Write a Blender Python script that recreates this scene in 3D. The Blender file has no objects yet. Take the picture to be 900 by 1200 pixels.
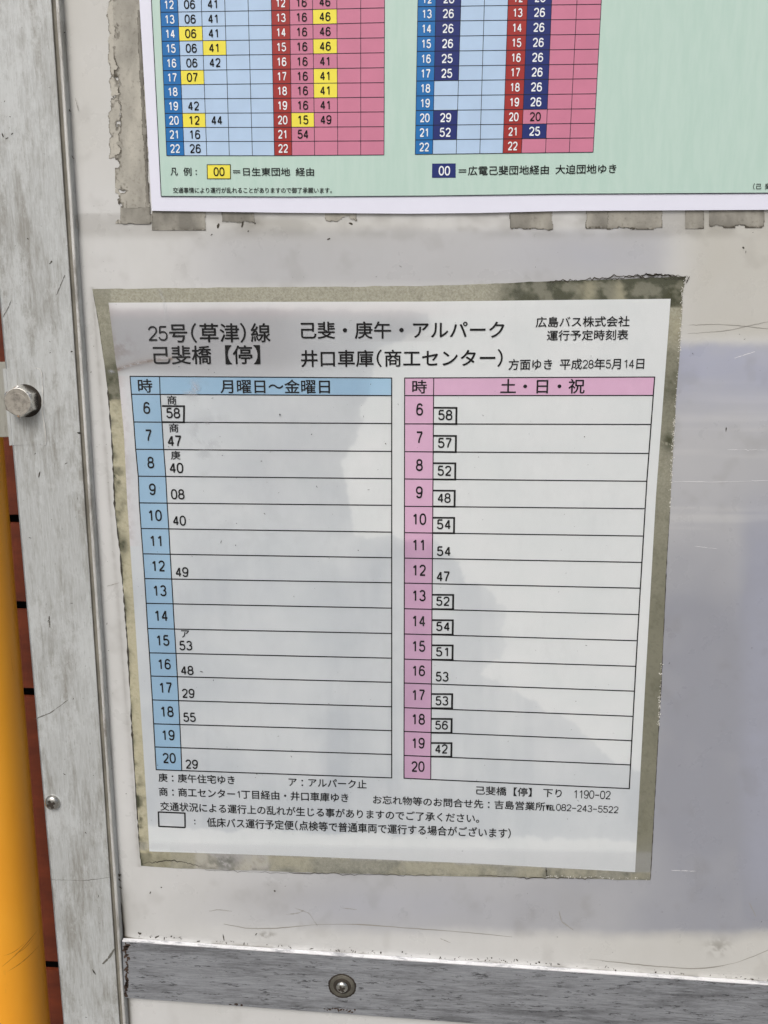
import bpy, math, random
import numpy as np
from mathutils import Matrix, Vector
random.seed(7)
R = math.radians
SC = bpy.context.scene
COL = SC.collection

# ------------------------------------------------------------------ camera
# board plane: x right, y up, z towards the viewer, in millimetres.  world = (x, -z, y + 1500) / 1000
FPX = 1000.0
P_, Y_, R_ = R(12.12), R(-4.83), R(0.23)
TX, TY, TZ = -177.88, 94.84, -600.0
def rotm(p, y, r):
    cx, sx, cy, sy, cr, sr = math.cos(p), math.sin(p), math.cos(y), math.sin(y), math.cos(r), math.sin(r)
    Rx = np.array([[1,0,0],[0,cx,-sx],[0,sx,cx]]); Ry = np.array([[cy,0,sy],[0,1,0],[-sy,0,cy]])
    Rz = np.array([[cr,-sr,0],[sr,cr,0],[0,0,1]])
    return Rz @ Rx @ Ry
RM = rotm(P_, Y_, R_)
EYE = -RM.T @ np.array([TX, TY, TZ])
def W(p):
    p = np.asarray(p, float)
    return np.stack([p[..., 0], -p[..., 2], p[..., 1] + 1500.0], -1) / 1000.0
def U(px, py, z=0.0):
    """point of the plane z (mm in front of the board) seen at a photo pixel -> board coordinates (mm)"""
    px, py, z = np.broadcast_arrays(np.asarray(px, float), np.asarray(py, float), np.asarray(z, float))
    d = np.stack([(px - 450) / FPX, (600 - py) / FPX, -np.ones_like(px)], -1) @ RM
    t = (z - EYE[2]) / d[..., 2]
    return EYE + d * t[..., None]
def PX(p):
    c = np.asarray(p, float) @ RM.T + np.array([TX, TY, TZ])
    return 450 + FPX * c[..., 0] / -c[..., 2], 600 - FPX * c[..., 1] / -c[..., 2]

cd = bpy.data.cameras.new('camera'); cam = bpy.data.objects.new('camera', cd); COL.objects.link(cam)
A = np.array([[1,0,0],[0,0,-1],[0,1,0]])
m3 = A @ RM.T
M = Matrix([[m3[i][j] for j in range(3)] + [float(W(EYE)[i])] for i in range(3)] + [[0,0,0,1]])
cam.matrix_world = M
cd.sensor_fit = 'AUTO'; cd.sensor_width = 36; cd.lens = 36 * FPX / 1200
cd.clip_start = 0.01; cd.clip_end = 500
SC.camera = cam

# ------------------------------------------------------------------ daylight (overcast)
wd = bpy.data.worlds.new('World'); SC.world = wd; wd.use_nodes = True
nt = wd.node_tree; bg = nt.nodes['Background']
sky = nt.nodes.new('ShaderNodeTexSky'); sky.sky_type = 'NISHITA'; sky.sun_disc = False
SUN_EL, SUN_AZ = 50, 196     # azimuth clockwise from +Y: behind the viewer, a little to the left
sky.sun_elevation = R(SUN_EL); sky.sun_rotation = R(SUN_AZ)
sky.air_density = 1.0; sky.dust_density = 6.0; sky.ozone_density = 1.0
hsv = nt.nodes.new('ShaderNodeHueSaturation'); hsv.inputs['Saturation'].default_value = 0.45
nt.links.new(sky.outputs[0], hsv.inputs['Color']); nt.links.new(hsv.outputs[0], bg.inputs['Color'])
bg.inputs['Strength'].default_value = 0.11
sl = bpy.data.lights.new('sun', 'SUN'); sl.energy = 1.1; sl.angle = R(28); sl.color = (1.0, 0.975, 0.94)
so = bpy.data.objects.new('sun', sl); COL.objects.link(so)
dvec = Vector((math.sin(R(SUN_AZ)) * math.cos(R(SUN_EL)), math.cos(R(SUN_AZ)) * math.cos(R(SUN_EL)), math.sin(R(SUN_EL))))
so.rotation_euler = dvec.to_track_quat('Z', 'Y').to_euler()
SC.view_settings.view_transform = 'Standard'; SC.view_settings.look = 'None'
SC.view_settings.exposure = 0.08; SC.view_settings.gamma = 1.0; SC.view_settings.use_curve_mapping = False

# ------------------------------------------------------------------ helpers
def lin(r, g, b):
    f = lambda c: (c / 255 / 12.92) if c / 255 <= 0.04045 else ((c / 255 + 0.055) / 1.055) ** 2.4
    return (f(r), f(g), f(b))
_T = {}
def vnoise(x, y, seed):
    if seed not in _T: _T[seed] = np.random.RandomState(seed).rand(256, 256)
    t = _T[seed]; xi = np.floor(x).astype(int); yi = np.floor(y).astype(int)
    fx = x - xi; fy = y - yi; fx = fx * fx * (3 - 2 * fx); fy = fy * fy * (3 - 2 * fy)
    a = t[yi % 256, xi % 256]; b = t[yi % 256, (xi + 1) % 256]; c = t[(yi + 1) % 256, xi % 256]; d = t[(yi + 1) % 256, (xi + 1) % 256]
    return (a * (1 - fx) + b * fx) * (1 - fy) + (c * (1 - fx) + d * fx) * fy
def fbm(x, y, sx, sy=None, seed=1, octs=4):
    sy = sy or sx; s = 0; amp = 1; tot = 0
    for o in range(octs):
        s = s + amp * vnoise(x / sx * 2 ** o + 17.3 * o, y / sy * 2 ** o + 5.1 * o, seed + o); tot += amp; amp *= 0.55
    return s / tot
def sstep(a, b, x):
    t = np.clip((x - a) / (b - a), 0, 1); return t * t * (3 - 2 * t)
def gauss(x, y, cx, cy, rx, ry): return np.exp(-((x - cx) / rx) ** 2 - ((y - cy) / ry) ** 2)
def inpoly(x, y, poly):
    r = np.zeros(x.shape, bool); n = len(poly)
    for i in range(n):
        x0, y0 = poly[i]; x1, y1 = poly[(i + 1) % n]
        if y0 == y1: continue
        c = ((y0 > y) != (y1 > y)) & (x < (x1 - x0) * (y - y0) / (y1 - y0) + x0); r ^= c
    return r
def polydist(x, y, pl):
    d = np.full(x.shape, 1e9)
    for (x0, y0), (x1, y1) in zip(pl[:-1], pl[1:]):
        L = (x1 - x0) ** 2 + (y1 - y0) ** 2 + 1e-9
        t = np.clip(((x - x0) * (x1 - x0) + (y - y0) * (y1 - y0)) / L, 0, 1)
        d = np.minimum(d, np.hypot(x - x0 - t * (x1 - x0), y - y0 - t * (y1 - y0)))
    return d

def link(name, me, mat=None, parent=None, smooth=False, kind=None, label=None):
    if mat: me.materials.append(mat)
    me.polygons.foreach_set('use_smooth', np.full(len(me.polygons), smooth, bool))
    o = bpy.data.objects.new(name, me); COL.objects.link(o)
    if parent: o.parent = parent
    if kind: o['kind'] = kind
    if label: o['label'] = label
    return o
def mesh(name, V, F):
    me = bpy.data.meshes.new(name); me.from_pydata([tuple(v) for v in V], [], [tuple(f) for f in F]); me.update(); return me
def grid_mesh(name, P3, keep=None, attrs=None):
    """P3: (n, m, 3) world points -> quad sheet"""
    n, m = P3.shape[:2]; idx = np.arange(n * m).reshape(n, m)
    q = np.stack([idx[:-1, :-1], idx[1:, :-1], idx[1:, 1:], idx[:-1, 1:]], -1).reshape(-1, 4)
    if keep is not None: q = q[keep.reshape(-1)]
    V = P3.reshape(-1, 3)
    i_ = (n // 2, m // 2); nr = np.cross(P3[i_[0] + 1, i_[1]] - P3[i_], P3[i_[0], i_[1] + 1] - P3[i_])
    if nr[1] > 0: q = q[:, ::-1].copy()                  # sheets face the viewer's side
    me = bpy.data.meshes.new(name)
    me.vertices.add(len(V)); me.vertices.foreach_set('co', V.astype(np.float32).ravel())
    me.loops.add(q.size); me.loops.foreach_set('vertex_index', q.astype(np.int32).ravel())
    me.polygons.add(len(q)); me.polygons.foreach_set('loop_start', np.arange(0, q.size, 4, dtype=np.int32))
    me.polygons.foreach_set('loop_total', np.full(len(q), 4, np.int32))
    for k, a in (attrs or {}).items():
        at = me.attributes.new(k, 'FLOAT', 'POINT'); at.data.foreach_set('value', np.asarray(a, np.float32).ravel())
    me.update(calc_edges=True); me.validate(); return me
def thing(name, label, cat, loc, group=None):
    o = bpy.data.objects.new(name, None); COL.objects.link(o); o.location = loc; o.empty_display_size = 0.05
    o['label'] = label; o['category'] = cat
    if group: o['group'] = group
    return o
def adopt(root):
    bpy.context.view_layer.update()
    for c in root.children: c.matrix_parent_inverse = root.matrix_world.inverted()

# ------------------------------------------------------------------ materials
class NT:
    def __init__(s, name, **kw):
        s.m = bpy.data.materials.new(name); s.m.use_nodes = True; s.t = s.m.node_tree
        s.b = s.t.nodes['Principled BSDF']; s.out = s.t.nodes['Material Output']
        s.b.inputs['Specular IOR Level'].default_value = kw.get('spec', 0.5)
        s.b.inputs['Roughness'].default_value = kw.get('rough', 0.5)
        s.b.inputs['Metallic'].default_value = kw.get('metal', 0.0)
        if 'col' in kw: s.b.inputs['Base Color'].default_value = (*kw['col'], 1)
        if 'coat' in kw: s.b.inputs['Coat Weight'].default_value = kw['coat']; s.b.inputs['Coat Roughness'].default_value = kw.get('coatr', 0.1)
    def n(s, t, **kw):
        nd = s.t.nodes.new(t)
        for k, v in kw.items(): setattr(nd, k, v)
        return nd
    def L(s, a, b): s.t.links.new(a, b)
    def val(s, sock, v):
        if isinstance(v, (int, float)): sock.default_value = v
        elif isinstance(v, tuple): sock.default_value = (*v, 1) if len(v) == 3 else v
        else: s.L(v, sock)
    def attr(s, k): return s.n('ShaderNodeAttribute', attribute_name=k).outputs['Fac']
    def coord(s, scale=(1, 1, 1), rot=(0, 0, 0)):
        c = s.n('ShaderNodeTexCoord'); g = s.n('ShaderNodeMapping'); g.inputs['Scale'].default_value = scale; g.inputs['Rotation'].default_value = rot
        s.L(c.outputs['Object'], g.inputs['Vector']); return g.outputs[0]
    def noise(s, scale, st=(1, 1, 1), detail=5, rough=0.6, off=0.0, rot=(0, 0, 0)):
        n = s.n('ShaderNodeTexNoise'); s.L(s.coord(st, rot), n.inputs['Vector']); n.noise_dimensions = '4D'; n.inputs['W'].default_value = off
        n.inputs['Scale'].default_value = scale; n.inputs['Detail'].default_value = detail; n.inputs['Roughness'].default_value = rough
        return n.outputs['Fac']
    def ramp(s, f, a, b, lo=0.0, hi=1.0):
        n = s.n('ShaderNodeMapRange'); n.interpolation_type = 'SMOOTHSTEP'
        for k, v in (('From Min', a), ('From Max', b), ('To Min', lo), ('To Max', hi)): n.inputs[k].default_value = v
        s.L(f, n.inputs['Value']); return n.outputs[0]
    def mix(s, f, a, b, mode='MIX'):
        n = s.n('ShaderNodeMix', data_type='RGBA', blend_type=mode)
        s.val(n.inputs[0], f); s.val(n.inputs[6], a); s.val(n.inputs[7], b); return n.outputs[2]
    def math(s, op, a, b):
        n = s.n('ShaderNodeMath', operation=op); s.val(n.inputs[0], a); s.val(n.inputs[1], b); return n.outputs[0]
    def bump(s, h, strength, dist=0.001, into=None):
        n = s.n('ShaderNodeBump'); n.inputs['Strength'].default_value = strength; n.inputs['Distance'].default_value = dist
        s.L(h, n.inputs['Height']); s.L(n.outputs[0], into or s.b.inputs['Normal']); return n
    def col(s, v): s.val(s.b.inputs['Base Color'], v)
    def rough(s, v): s.val(s.b.inputs['Roughness'], v)

def flat(name, c, rough=0.5, coat=0.0, var=0.06, spec=0.4):
    k = NT(name, rough=rough, spec=spec, coat=coat)
    n = k.noise(60, detail=6); f = k.ramp(n, 0.3, 0.75, 0, 1)
    k.col(k.mix(f, tuple(x * (1 - var) for x in c), tuple(min(1, x * (1 + var)) for x in c)))
    return k.m

# white enamelled panel; attributes tint patches: cool grey, lavender, beige, brown (dirt, post-gap shade)
def panel_mat():
    k = NT('weathered_white_panel', rough=0.3, spec=0.5)
    base = k.mix(k.ramp(k.noise(9, detail=6), 0.35, 0.7), lin(200, 200, 198), lin(208, 208, 207))
    base = k.mix(k.attr('cool_grey'), base, lin(148, 150, 159))
    base = k.mix(k.attr('lavender'), base, lin(164, 168, 187))
    base = k.mix(k.attr('beige'), base, lin(186, 183, 172))
    base = k.mix(k.attr('dirt_shade'), base, lin(104, 98, 86))
    sm = k.ramp(k.noise(40, (1, 1, 0.35), 10, 0.8, 2.0), 0.42, 0.85, 0, 0.09)
    base = k.mix(sm, base, lin(150, 144, 130))
    sp = k.ramp(k.noise(420, detail=2, off=4.0), 0.735, 0.77, 0, 0.55)
    base = k.mix(sp, base, lin(70, 64, 55))
    k.col(base)
    k.rough(k.ramp(k.noise(40, detail=6, off=7.0), 0.3, 0.7, 0.22, 0.5))
    k.bump(k.noise(30, detail=3, off=9.0), 0.12, 0.0008)
    return k.m
def alu_mat(name, light, dark, stain, rot_h=False, metal=0.25, streak=0.5, black=0.0):
    k = NT(name, rough=0.5, metal=metal)
    st = (0.06, 1, 1) if rot_h else (1, 1, 0.05)
    st2 = (0.12, 1, 1) if rot_h else (1, 1, 0.14)
    a = k.ramp(k.noise(1100, st, 8, 0.8), 0.38, 0.6)
    b = k.ramp(k.noise(60, st2, 10, 0.8, 3.0), 0.46, 0.62)
    c = k.mix(k.math('MULTIPLY', a, streak), light, dark)
    c = k.mix(k.math('MULTIPLY', b, 0.75), c, stain)
    blot = k.ramp(k.noise(18, (1, 1, 0.5), 12, 0.85, 5.0), 0.49, 0.57, 0, 0.12 if rot_h else 0.55)
    c = k.mix(blot, c, tuple(min(1, x * 1.12) for x in light))
    scr = k.ramp(k.noise(230, st2, 5, 0.8, 8.0), 0.66, 0.72, 0, 0.5 + black * 0.4)
    c = k.mix(k.ramp(k.noise(420, (st2[0] ** .8, 1, st2[2] ** .8), 6, 0.8, 12.0), 0.56, 0.6, 0, 0.22 + black * 0.9), c, tuple(x * 0.72 for x in stain))
    c = k.mix(scr, c, tuple(x * (0.5 - 0.3 * black) for x in stain))
    sp = k.ramp(k.noise(300, detail=3, off=6.0), 0.70, 0.76, 0, 0.6)
    c = k.mix(sp, c, tuple(x * 0.35 for x in stain))
    k.col(c); k.rough(k.ramp(k.noise(80, st2, 6, 0.7, 1.0), 0.3, 0.7, 0.38, 0.62))
    k.bump(k.noise(700, st, 5, 0.7), 0.25, 0.0003)
    return k.m
M_PANEL = panel_mat()
M_POST = alu_mat('oxidised_aluminium', lin(192, 195, 195), lin(164, 165, 162), lin(134, 131, 123), metal=0.12, streak=0.65)
M_RAIL = alu_mat('scuffed_aluminium_bar', lin(164, 167, 172), lin(134, 136, 140), lin(92, 93, 96), rot_h=True, metal=0.35, streak=0.8, black=0.8)
k = NT('lit_rail_edge', rough=0.35, metal=0.25); k.col(k.mix(k.ramp(k.noise(160, (.25, 1, 1), 7, .8), .5, .62, 0, .7), lin(244, 244, 246), lin(150, 152, 158))); M_EDGE = k.m  # pale colour paints in the sky's light along the rail top
M_LIP = alu_mat('pale_aluminium_edge', lin(214, 214, 211), lin(170, 168, 160), lin(110, 104, 94), metal=0.3, streak=0.5)  # paler than the post: the lip's highlight is put into the colour
M_GROOVE = flat('dark_groove', lin(128, 124, 114), 0.8, var=0.25)  # groove colour, darker than the post face

def steel(name, c, rough, metal=0.9):
    k = NT(name, rough=rough, metal=metal)
    k.col(k.mix(k.ramp(k.noise(260, detail=8, rough=0.7), 0.4, 0.68), c, tuple(x * 0.55 for x in c)))
    k.bump(k.noise(500, detail=4), 0.2, 0.0003); return k.m
M_BOLT = steel('dull_steel', lin(232, 230, 224), 0.24, 0.9)
M_SCREW = steel('dark_steel_screw', lin(188, 186, 180), 0.25)
M_SCREW_BRIGHT = steel('bright_steel_screw', lin(215, 214, 208), 0.16, 1.0)
M_GRIME_SHADE = flat('black_grime_shade', lin(52, 46, 40), 0.85, var=0.4)  # grime rings, and painted-in shade for the gap beside the post
M_SPECK = flat('dark_specks', lin(66, 61, 52), 0.8, var=0.3)
M_SCRATCH = flat('scratch_line', lin(150, 147, 140), 0.6)
M_SCRATCH_LIGHT = flat('pale_scratch_line', lin(226, 226, 228), 0.5)

def residue_mat():
    k = NT('old_tape_residue', rough=0.75)
    c = k.mix(k.attr('tone'), lin(186, 182, 171), lin(124, 121, 113))
    c = k.mix(k.attr('edge'), c, lin(72, 66, 55))
    c = k.mix(k.ramp(k.noise(380, detail=6, rough=0.75), 0.5, 0.72, 0, 0.45), c, lin(96, 90, 78))
    k.col(c); k.bump(k.noise(500, detail=6), 0.5, 0.0004); return k.m
M_RES = residue_mat()

def laminate_mat():
    k = NT('yellowed_laminate_margin', rough=0.4)
    c = k.mix(k.ramp(k.noise(700, detail=4, rough=0.8), 0.35, 0.68), lin(182, 180, 164), lin(146, 143, 124))
    c = k.mix(k.attr('olive'), c, lin(120, 119, 102))
    c = k.mix(k.attr('clear'), c, lin(176, 174, 172))
    c = k.mix(k.attr('cream'), c, lin(198, 191, 160))
    c = k.mix(k.attr('mould'), c, lin(62, 64, 40))
    k.col(c); k.bump(k.noise(600, detail=4), 0.25, 0.0003); return k.m
def paper_mat():
    k = NT('grey_patched_paper', rough=0.6)
    c = k.mix(k.ramp(k.noise(14, detail=5), 0.3, 0.7), lin(215, 220, 221), lin(223, 226, 227))
    c = k.mix(k.attr('greyed'), c, lin(180, 187, 194))  # turns outlined areas of the sheet a cooler grey
    c = k.mix(k.attr('deep_grey'), c, lin(146, 144, 148))  # darker grey, mostly across the upper part of the sheet
    c = k.mix(k.attr('pink'), c, lin(212, 196, 198))
    c = k.mix(k.attr('brown'), c, lin(120, 104, 92))
    sp = k.ramp(k.noise(330, detail=2, off=2.0), 0.74, 0.77, 0, 0.5)
    c = k.mix(sp, c, lin(96, 98, 104))
    k.col(c); return k.m
def ink_mat(name, col, a_on=0.12):
    k = NT(name, rough=0.55)
    k.col(k.mix(k.ramp(k.noise(45, detail=7, rough=0.7), 0.42, 0.75, 0, a_on * 2), col, tuple(min(1, x + 0.16) for x in col))); return k.m
def film_mat(name, haze=0.05, r=0.09):
    k = NT(name)
    tr = k.n('ShaderNodeBsdfTransparent'); gl = k.n('ShaderNodeBsdfGlossy'); gl.inputs['Roughness'].default_value = r
    df = k.n('ShaderNodeBsdfDiffuse'); df.inputs['Color'].default_value = (*lin(205, 207, 212), 1)
    lw = k.n('ShaderNodeLayerWeight'); fr = k.math('ADD', k.math('MULTIPLY', k.math('POWER', lw.outputs['Facing'], 5.0), 0.9), 0.04)
    m1 = k.n('ShaderNodeMixShader'); m2 = k.n('ShaderNodeMixShader')
    h = k.ramp(k.noise(35, (1, 1, 0.5), 9, 0.75, 3.3), 0.45, 0.78, haze * 0.3, haze * 3)
    h2 = k.math('ADD', h, k.attr('scuff'))
    k.L(h2, m1.inputs[0]); k.L(tr.outputs[0], m1.inputs[1]); k.L(df.outputs[0], m1.inputs[2])
    k.L(fr, m2.inputs[0]); k.L(m1.outputs[0], m2.inputs[1]); k.L(gl.outputs[0], m2.inputs[2])
    k.L(m2.outputs[0], k.out.inputs['Surface'])
    k.bump(k.noise(55, detail=2, off=1.0), 0.10, 0.001, gl.inputs['Normal'])
    return k.m
M_LAM, M_PAPER, M_FILM = laminate_mat(), paper_mat(), film_mat('laminate_film', 0.018, 0.1)

# ------------------------------------------------------------------ notice board panel
board = thing('notice_board', 'weathered white metal notice board with a dull aluminium post and bottom rail', 'notice board', tuple(W((-120, -560, 0))))
def axis(lo, hi, flo, fhi, fine, coarse):
    a = np.arange(flo, fhi, fine)
    return np.concatenate([np.arange(lo, flo, coarse), a, np.arange(a[-1] + coarse, hi, coarse)])
c00, c11 = U(60, -10), U(910, 1215); c10 = U(930, -10); c01 = U(60, 1215)
xs = axis(-75, 820, -75, max(c10[0], c11[0]) + 6, 1.15, 20)
ys = axis(min(c01[1], c11[1]) - 320, 330, min(c01[1], c11[1]) - 4, c00[1] + 8, 1.15, 20)
GX, GY = np.meshgrid(xs, ys)
Pp = np.stack([GX, GY, np.zeros_like(GX)], -1)
px, py = PX(Pp)
wob = (fbm(px, py, 60, seed=11) - 0.5) * 16 + (fbm(px, py, 9, seed=13) - 0.5) * 4
cool_grey = sstep(396, 410, py + wob * 0.9 + (px - 800) * 0.0) * (1 - sstep(1078, 1098, py + wob * 0.9 - (px - 300) * 0.012))
cool_grey *= sstep(150, 420, px + 2 * wob) * 0.55 + 0.45 * sstep(560, 800, px + wob)
cool_grey *= 0.62 + 0.44 * sstep(450, 800, py)
stre = fbm(px, py, 260, 14, seed=21, octs=3)
cool_grey *= 0.62 + 0.5 * fbm(px, py, 120, seed=5) - 0.25 * sstep(0.5, 0.7, stre) * (py < 620)
cool_grey += 0.42 * sstep(262, 275, py + wob * .3) * (1 - sstep(325, 345, py)) * sstep(170, 300, px) * (1 - sstep(760, 800, px + wob))
cool_grey += 0.25 * sstep(862, 885, px + wob * .7) * sstep(560, 640, py) * (1 - sstep(1060, 1090, py))
cool_grey = np.clip(cool_grey, 0, 1)
beige = 0.55 * sstep(770, 830, px + wob) * (1 - sstep(385, 405, py + wob * .5)) + 0.3 * (1 - sstep(150, 260, py)) * (1 - sstep(110, 180, px)) \
    + 0.35 * sstep(1086, 1096, py + wob * .5) * sstep(480, 900, px) + 0.35 * gauss(px, py, 330, 265, 160, 18)
beige = np.clip(beige * (0.6 + 0.8 * fbm(px, py, 70, seed=31)), 0, 1)
dirt_shade = np.zeros_like(px)
grain = fbm(px, py, 7, seed=41); blot = fbm(px, py, 34, seed=43)
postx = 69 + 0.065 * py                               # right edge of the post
dirt_shade += 0.75 * np.exp(-np.clip(px - postx - 1, 0, 99) / 2.2) * sstep(0.3, 0.75, fbm(px, py, 8, 60, seed=44)) + 0.95 * np.exp(-(np.clip(px - postx - 0.5, 0, 99) / (1.0 + 3.5 * sstep(880, 1150, py))) ** 2) * sstep(380, 900, py)  # edge dirt, plus painted-in shade of the gap beside the post
dirt_shade += 0.55 * np.exp(-np.abs(px - 145) / 8) * sstep(1010, 1090, py) * (blot > 0.3)
railtop = 1098.5 + (px - 141) * 0.069
dirt_shade += 0.7 * np.exp(-np.clip(railtop - py, 0, 99) / 2.6) * sstep(0.45, 0.7, fbm(px, py, 26, 8, seed=45)) * (py < railtop + 6)
dirt_shade += 0.5 * gauss(px, py, 842, 1110, 14, 10) * sstep(0.4, 0.6, grain)
dirt_shade += 0.16 * gauss(px, py, 310, 1050, 70, 16) + 0.16 * gauss(px, py, 640, 1060, 60, 30) * blot
dirt_shade += 0.8 * gauss(px, py, 313, 1096, 9, 3.5) * sstep(0.35, 0.6, grain)
dirt_shade += 0.5 * gauss(px, py, 300, 262, 10, 5) * grain + 0.28 * sstep(248, 252, py) * (1 - sstep(270, 284, py)) * sstep(0.35, 0.6, fbm(px, py, 50, 30, seed=47))
dirt_shade += 0.12 * sstep(0.58, 0.8, blot)
out_l = 108 + (py - 338) * 0.082                       # grime round the laminate
dirt_shade += 0.4 * np.exp(-np.abs(px - out_l) / 2.5) * (py > 336) * (py < 1016) * (0.3 + grain)
pedge = U(69 + 0.065 * py, py, 4.5)[..., 0]
dd = np.clip(1 - (GX - pedge) / 13.0, 0, 1.3); Pp[..., 2] = -2.2 * dd ** 2
lav = sstep(770, 800, px) * sstep(396, 412, py + wob * .9) * (1 - sstep(430, 520, py + wob * 2)) * 0.75 + 0.35 * sstep(855, 890, px + wob) * sstep(540, 640, py) * (1 - sstep(1000, 1090, py))
lav += 0.25 * gauss(px, py, 690, 300, 90, 22) + 0.22 * gauss(px, py, 440, 1060, 140, 22)
me = grid_mesh('panel', W(Pp), attrs=dict(lavender=np.clip(lav * (0.7 + 0.6 * fbm(px, py, 50, 18, seed=61)), 0, 1), cool_grey=cool_grey, beige=beige, dirt_shade=np.clip(dirt_shade, 0, 1)))
link('panel', me, M_PANEL, board, True)
del Pp

def box_mesh(name, c, bev=0.0):
    """c: 8 board points (mm), bottom 4 then top 4 (front-left, front-right, back-right, back-left)"""
    import bmesh
    bm = bmesh.new(); v = [bm.verts.new(tuple(W(p))) for p in c]
    for f in ((0,1,2,3),(7,6,5,4),(0,4,5,1),(1,5,6,2),(2,6,7,3),(3,7,4,0)): bm.faces.new([v[i] for i in f])
    bmesh.ops.recalc_face_normals(bm, faces=bm.faces)
    if bev: bmesh.ops.bevel(bm, geom=bm.edges[:], offset=bev / 1000, segments=2, affect='EDGES')
    me = bpy.data.meshes.new(name); bm.to_mesh(me); bm.free(); return me
def pxbox(name, quad, z0, z1, bev=0.0):
    """front face corners in photo pixels (bl, br, tr, tl) at depth z1, reaching back to z0"""
    f = [U(x, y, z1) for x, y in quad]
    b = [p + np.array([0, 0, z0 - z1]) for p in f]
    return box_mesh(name, [f[0], f[1], b[1], b[0], f[3], f[2], b[2], b[3]], bev)

# ---- post: an extruded profile, its face 6 mm proud of the panel
PZ = 4.5
b_l, b_r = U(75, 1200, PZ), U(147, 1200, PZ); t_l, t_r = U(-31, 0, PZ), U(69, 0, PZ)
def post_ring(l, r, n=None):
    w = r[0] - l[0]; g = w - 5.2; lip = w - 2.2
    prof = [(0, -34), (0, 5.0 - PZ), (0.4, -0.35), (1.2, 0), (w * .3, 0.12), (w * .6, 0.12), (g - 0.4, 0), (g, -0.3), (g + 0.25, -1.7), (lip - 0.25, -1.7), (lip, -0.2), (lip + 0.6, 0.15), (w - 0.5, 0.1), (w, -0.4), (w + 0.1, -PZ - 2.6), (w - 1, -34)]
    return np.array([[l[0] + a, l[1] if n is None else n, l[2] + b] for a, b in prof])
NS = 60
ring0, ring1 = post_ring(b_l, b_r), post_ring(t_l, t_r, None)
sl_ = (ring1 - ring0) / (ring1[0, 1] - ring0[0, 1])
V = []; yy = np.linspace(ring0[0, 1] - 700, ring1[0, 1] + 120, NS)
for y in yy:
    r_ = ring0 + sl_ * (y - ring0[0, 1]); r_[:, 1] = y
    V.append(r_)
V = np.array(V); npf = V.shape[1]
rs = np.random.RandomState(3)
V[:, 11:14, 0] += rs.randn(NS, 1) * 0.12
idx = lambda i, j: i * npf + (j % npf)
segs = {'post': [j for j in range(npf) if not (7 <= j <= 8) and not (9 <= j <= 12)], 'groove': [7, 8], 'edge_lip': [9, 10, 11, 12]}
def post_part(name, js, mat, parent):
    F = [(idx(i, j), idx(i, j + 1), idx(i + 1, j + 1), idx(i + 1, j)) for i in range(NS - 1) for j in js]
    return link(name, mesh(name, W(V.reshape(-1, 3)), F), mat, parent)
post = post_part('post', segs['post'], M_POST, board)
post_part('groove', segs['groove'], M_GROOVE, post)
post_part('edge_lip', segs['edge_lip'], M_LIP, post)

# ---- bottom rail
RZ = 3.4
q = [(145.5, 1169.5), (1480, 1268), (1480, 1194), (143, 1103.5)]
rail = link('rail', pxbox('rail', q, 0.2, RZ, 0.35), M_RAIL, board)

link('top_edge', pxbox('top_edge', [(143.2, 1103.7), (1480, 1194.2), (1480, 1192.9), (143, 1102.3)], 0.2, RZ + 0.1, 0.12), M_EDGE, rail)

# ---- mounting plate under the bolt, bracket behind the post edge
plate = link('mounting_plate', pxbox('mounting_plate', [(11, 522), (54, 521), (48, 432), (3, 432)], PZ - 0.4, PZ + 0.27, 0.05), M_POST, board)
link('bracket', pxbox('bracket', [(-40, 514), (14, 512), (9, 424), (-46, 425)], -6, -2, 0.4), alu_mat('bracket_metal', lin(166, 165, 156), lin(140, 138, 130), lin(120, 116, 104), metal=0.1), board)

def lathe(prof, c, n=28, tilt=None):
    """prof: (radius, height towards the viewer) in mm; c: centre on the board"""
    V = []; F = []
    for r, h in prof:
        for k in range(n):
            a = 2 * math.pi * k / n; V.append((c[0] + r * math.cos(a), c[1] + r * math.sin(a), c[2] + h))
    for i in range(len(prof) - 1):
        for k in range(n): F.append((i * n + k, i * n + (k + 1) % n, (i + 1) * n + (k + 1) % n, (i + 1) * n + k))
    F.append(tuple((len(prof) - 1) * n + k for k in range(n)))
    return W(np.array(V)), F
# hex bolt: the head's face stands 6.5 mm off the plate
cf = U(20.5, 471, PZ + 9.8); cb = np.array([cf[0], cf[1], PZ + 0.37])
H = 9.5; RH = 11.5
Vh = []; n6 = 48
def hexr(a, R0): a = (a - R(29)) % (math.pi / 3); return R0 * math.cos(math.pi / 6) / math.cos(a - math.pi / 6)
prof = [(None, 0.0), (None, H - 1.6), (9.6, H - 0.1), (9.3, H)]
for r, h in prof:
    for k in range(n6):
        a = 2 * math.pi * k / n6; rr = hexr(a, RH) if r is None else r
        if r is None and h > 1: rr = min(rr, 11.4)
        Vh.append((cb[0] + rr * math.cos(a), cb[1] + rr * math.sin(a), cb[2] + h))
Fh = [(i * n6 + k, i * n6 + (k + 1) % n6, (i + 1) * n6 + (k + 1) % n6, (i + 1) * n6 + k) for i in range(len(prof) - 1) for k in range(n6)]
bolt = link('hex_bolt', mesh('hex_bolt', W(np.array(Vh)), Fh), M_BOLT, board)
M_FACE = steel('shaded_bolt_face', lin(176, 170, 160), 0.5, 0.5)  # darker copy of the bolt steel; the face's shading is in its colour
v, f = lathe([(9.3, H), (9.0, H + .03), (6.2, H - .12), (5.9, H - .06), (3.4, H - .16), (0.01, H - .14)], cb, 48); link('bolt_face', mesh('bolt_face', v, f), M_FACE, bolt)
v, f = lathe([(11.7, 0), (11.5, 0.15), (9, 0.2)], cb, 40)
v2 = v.copy(); v2[:, 0] += 0.0012
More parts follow.
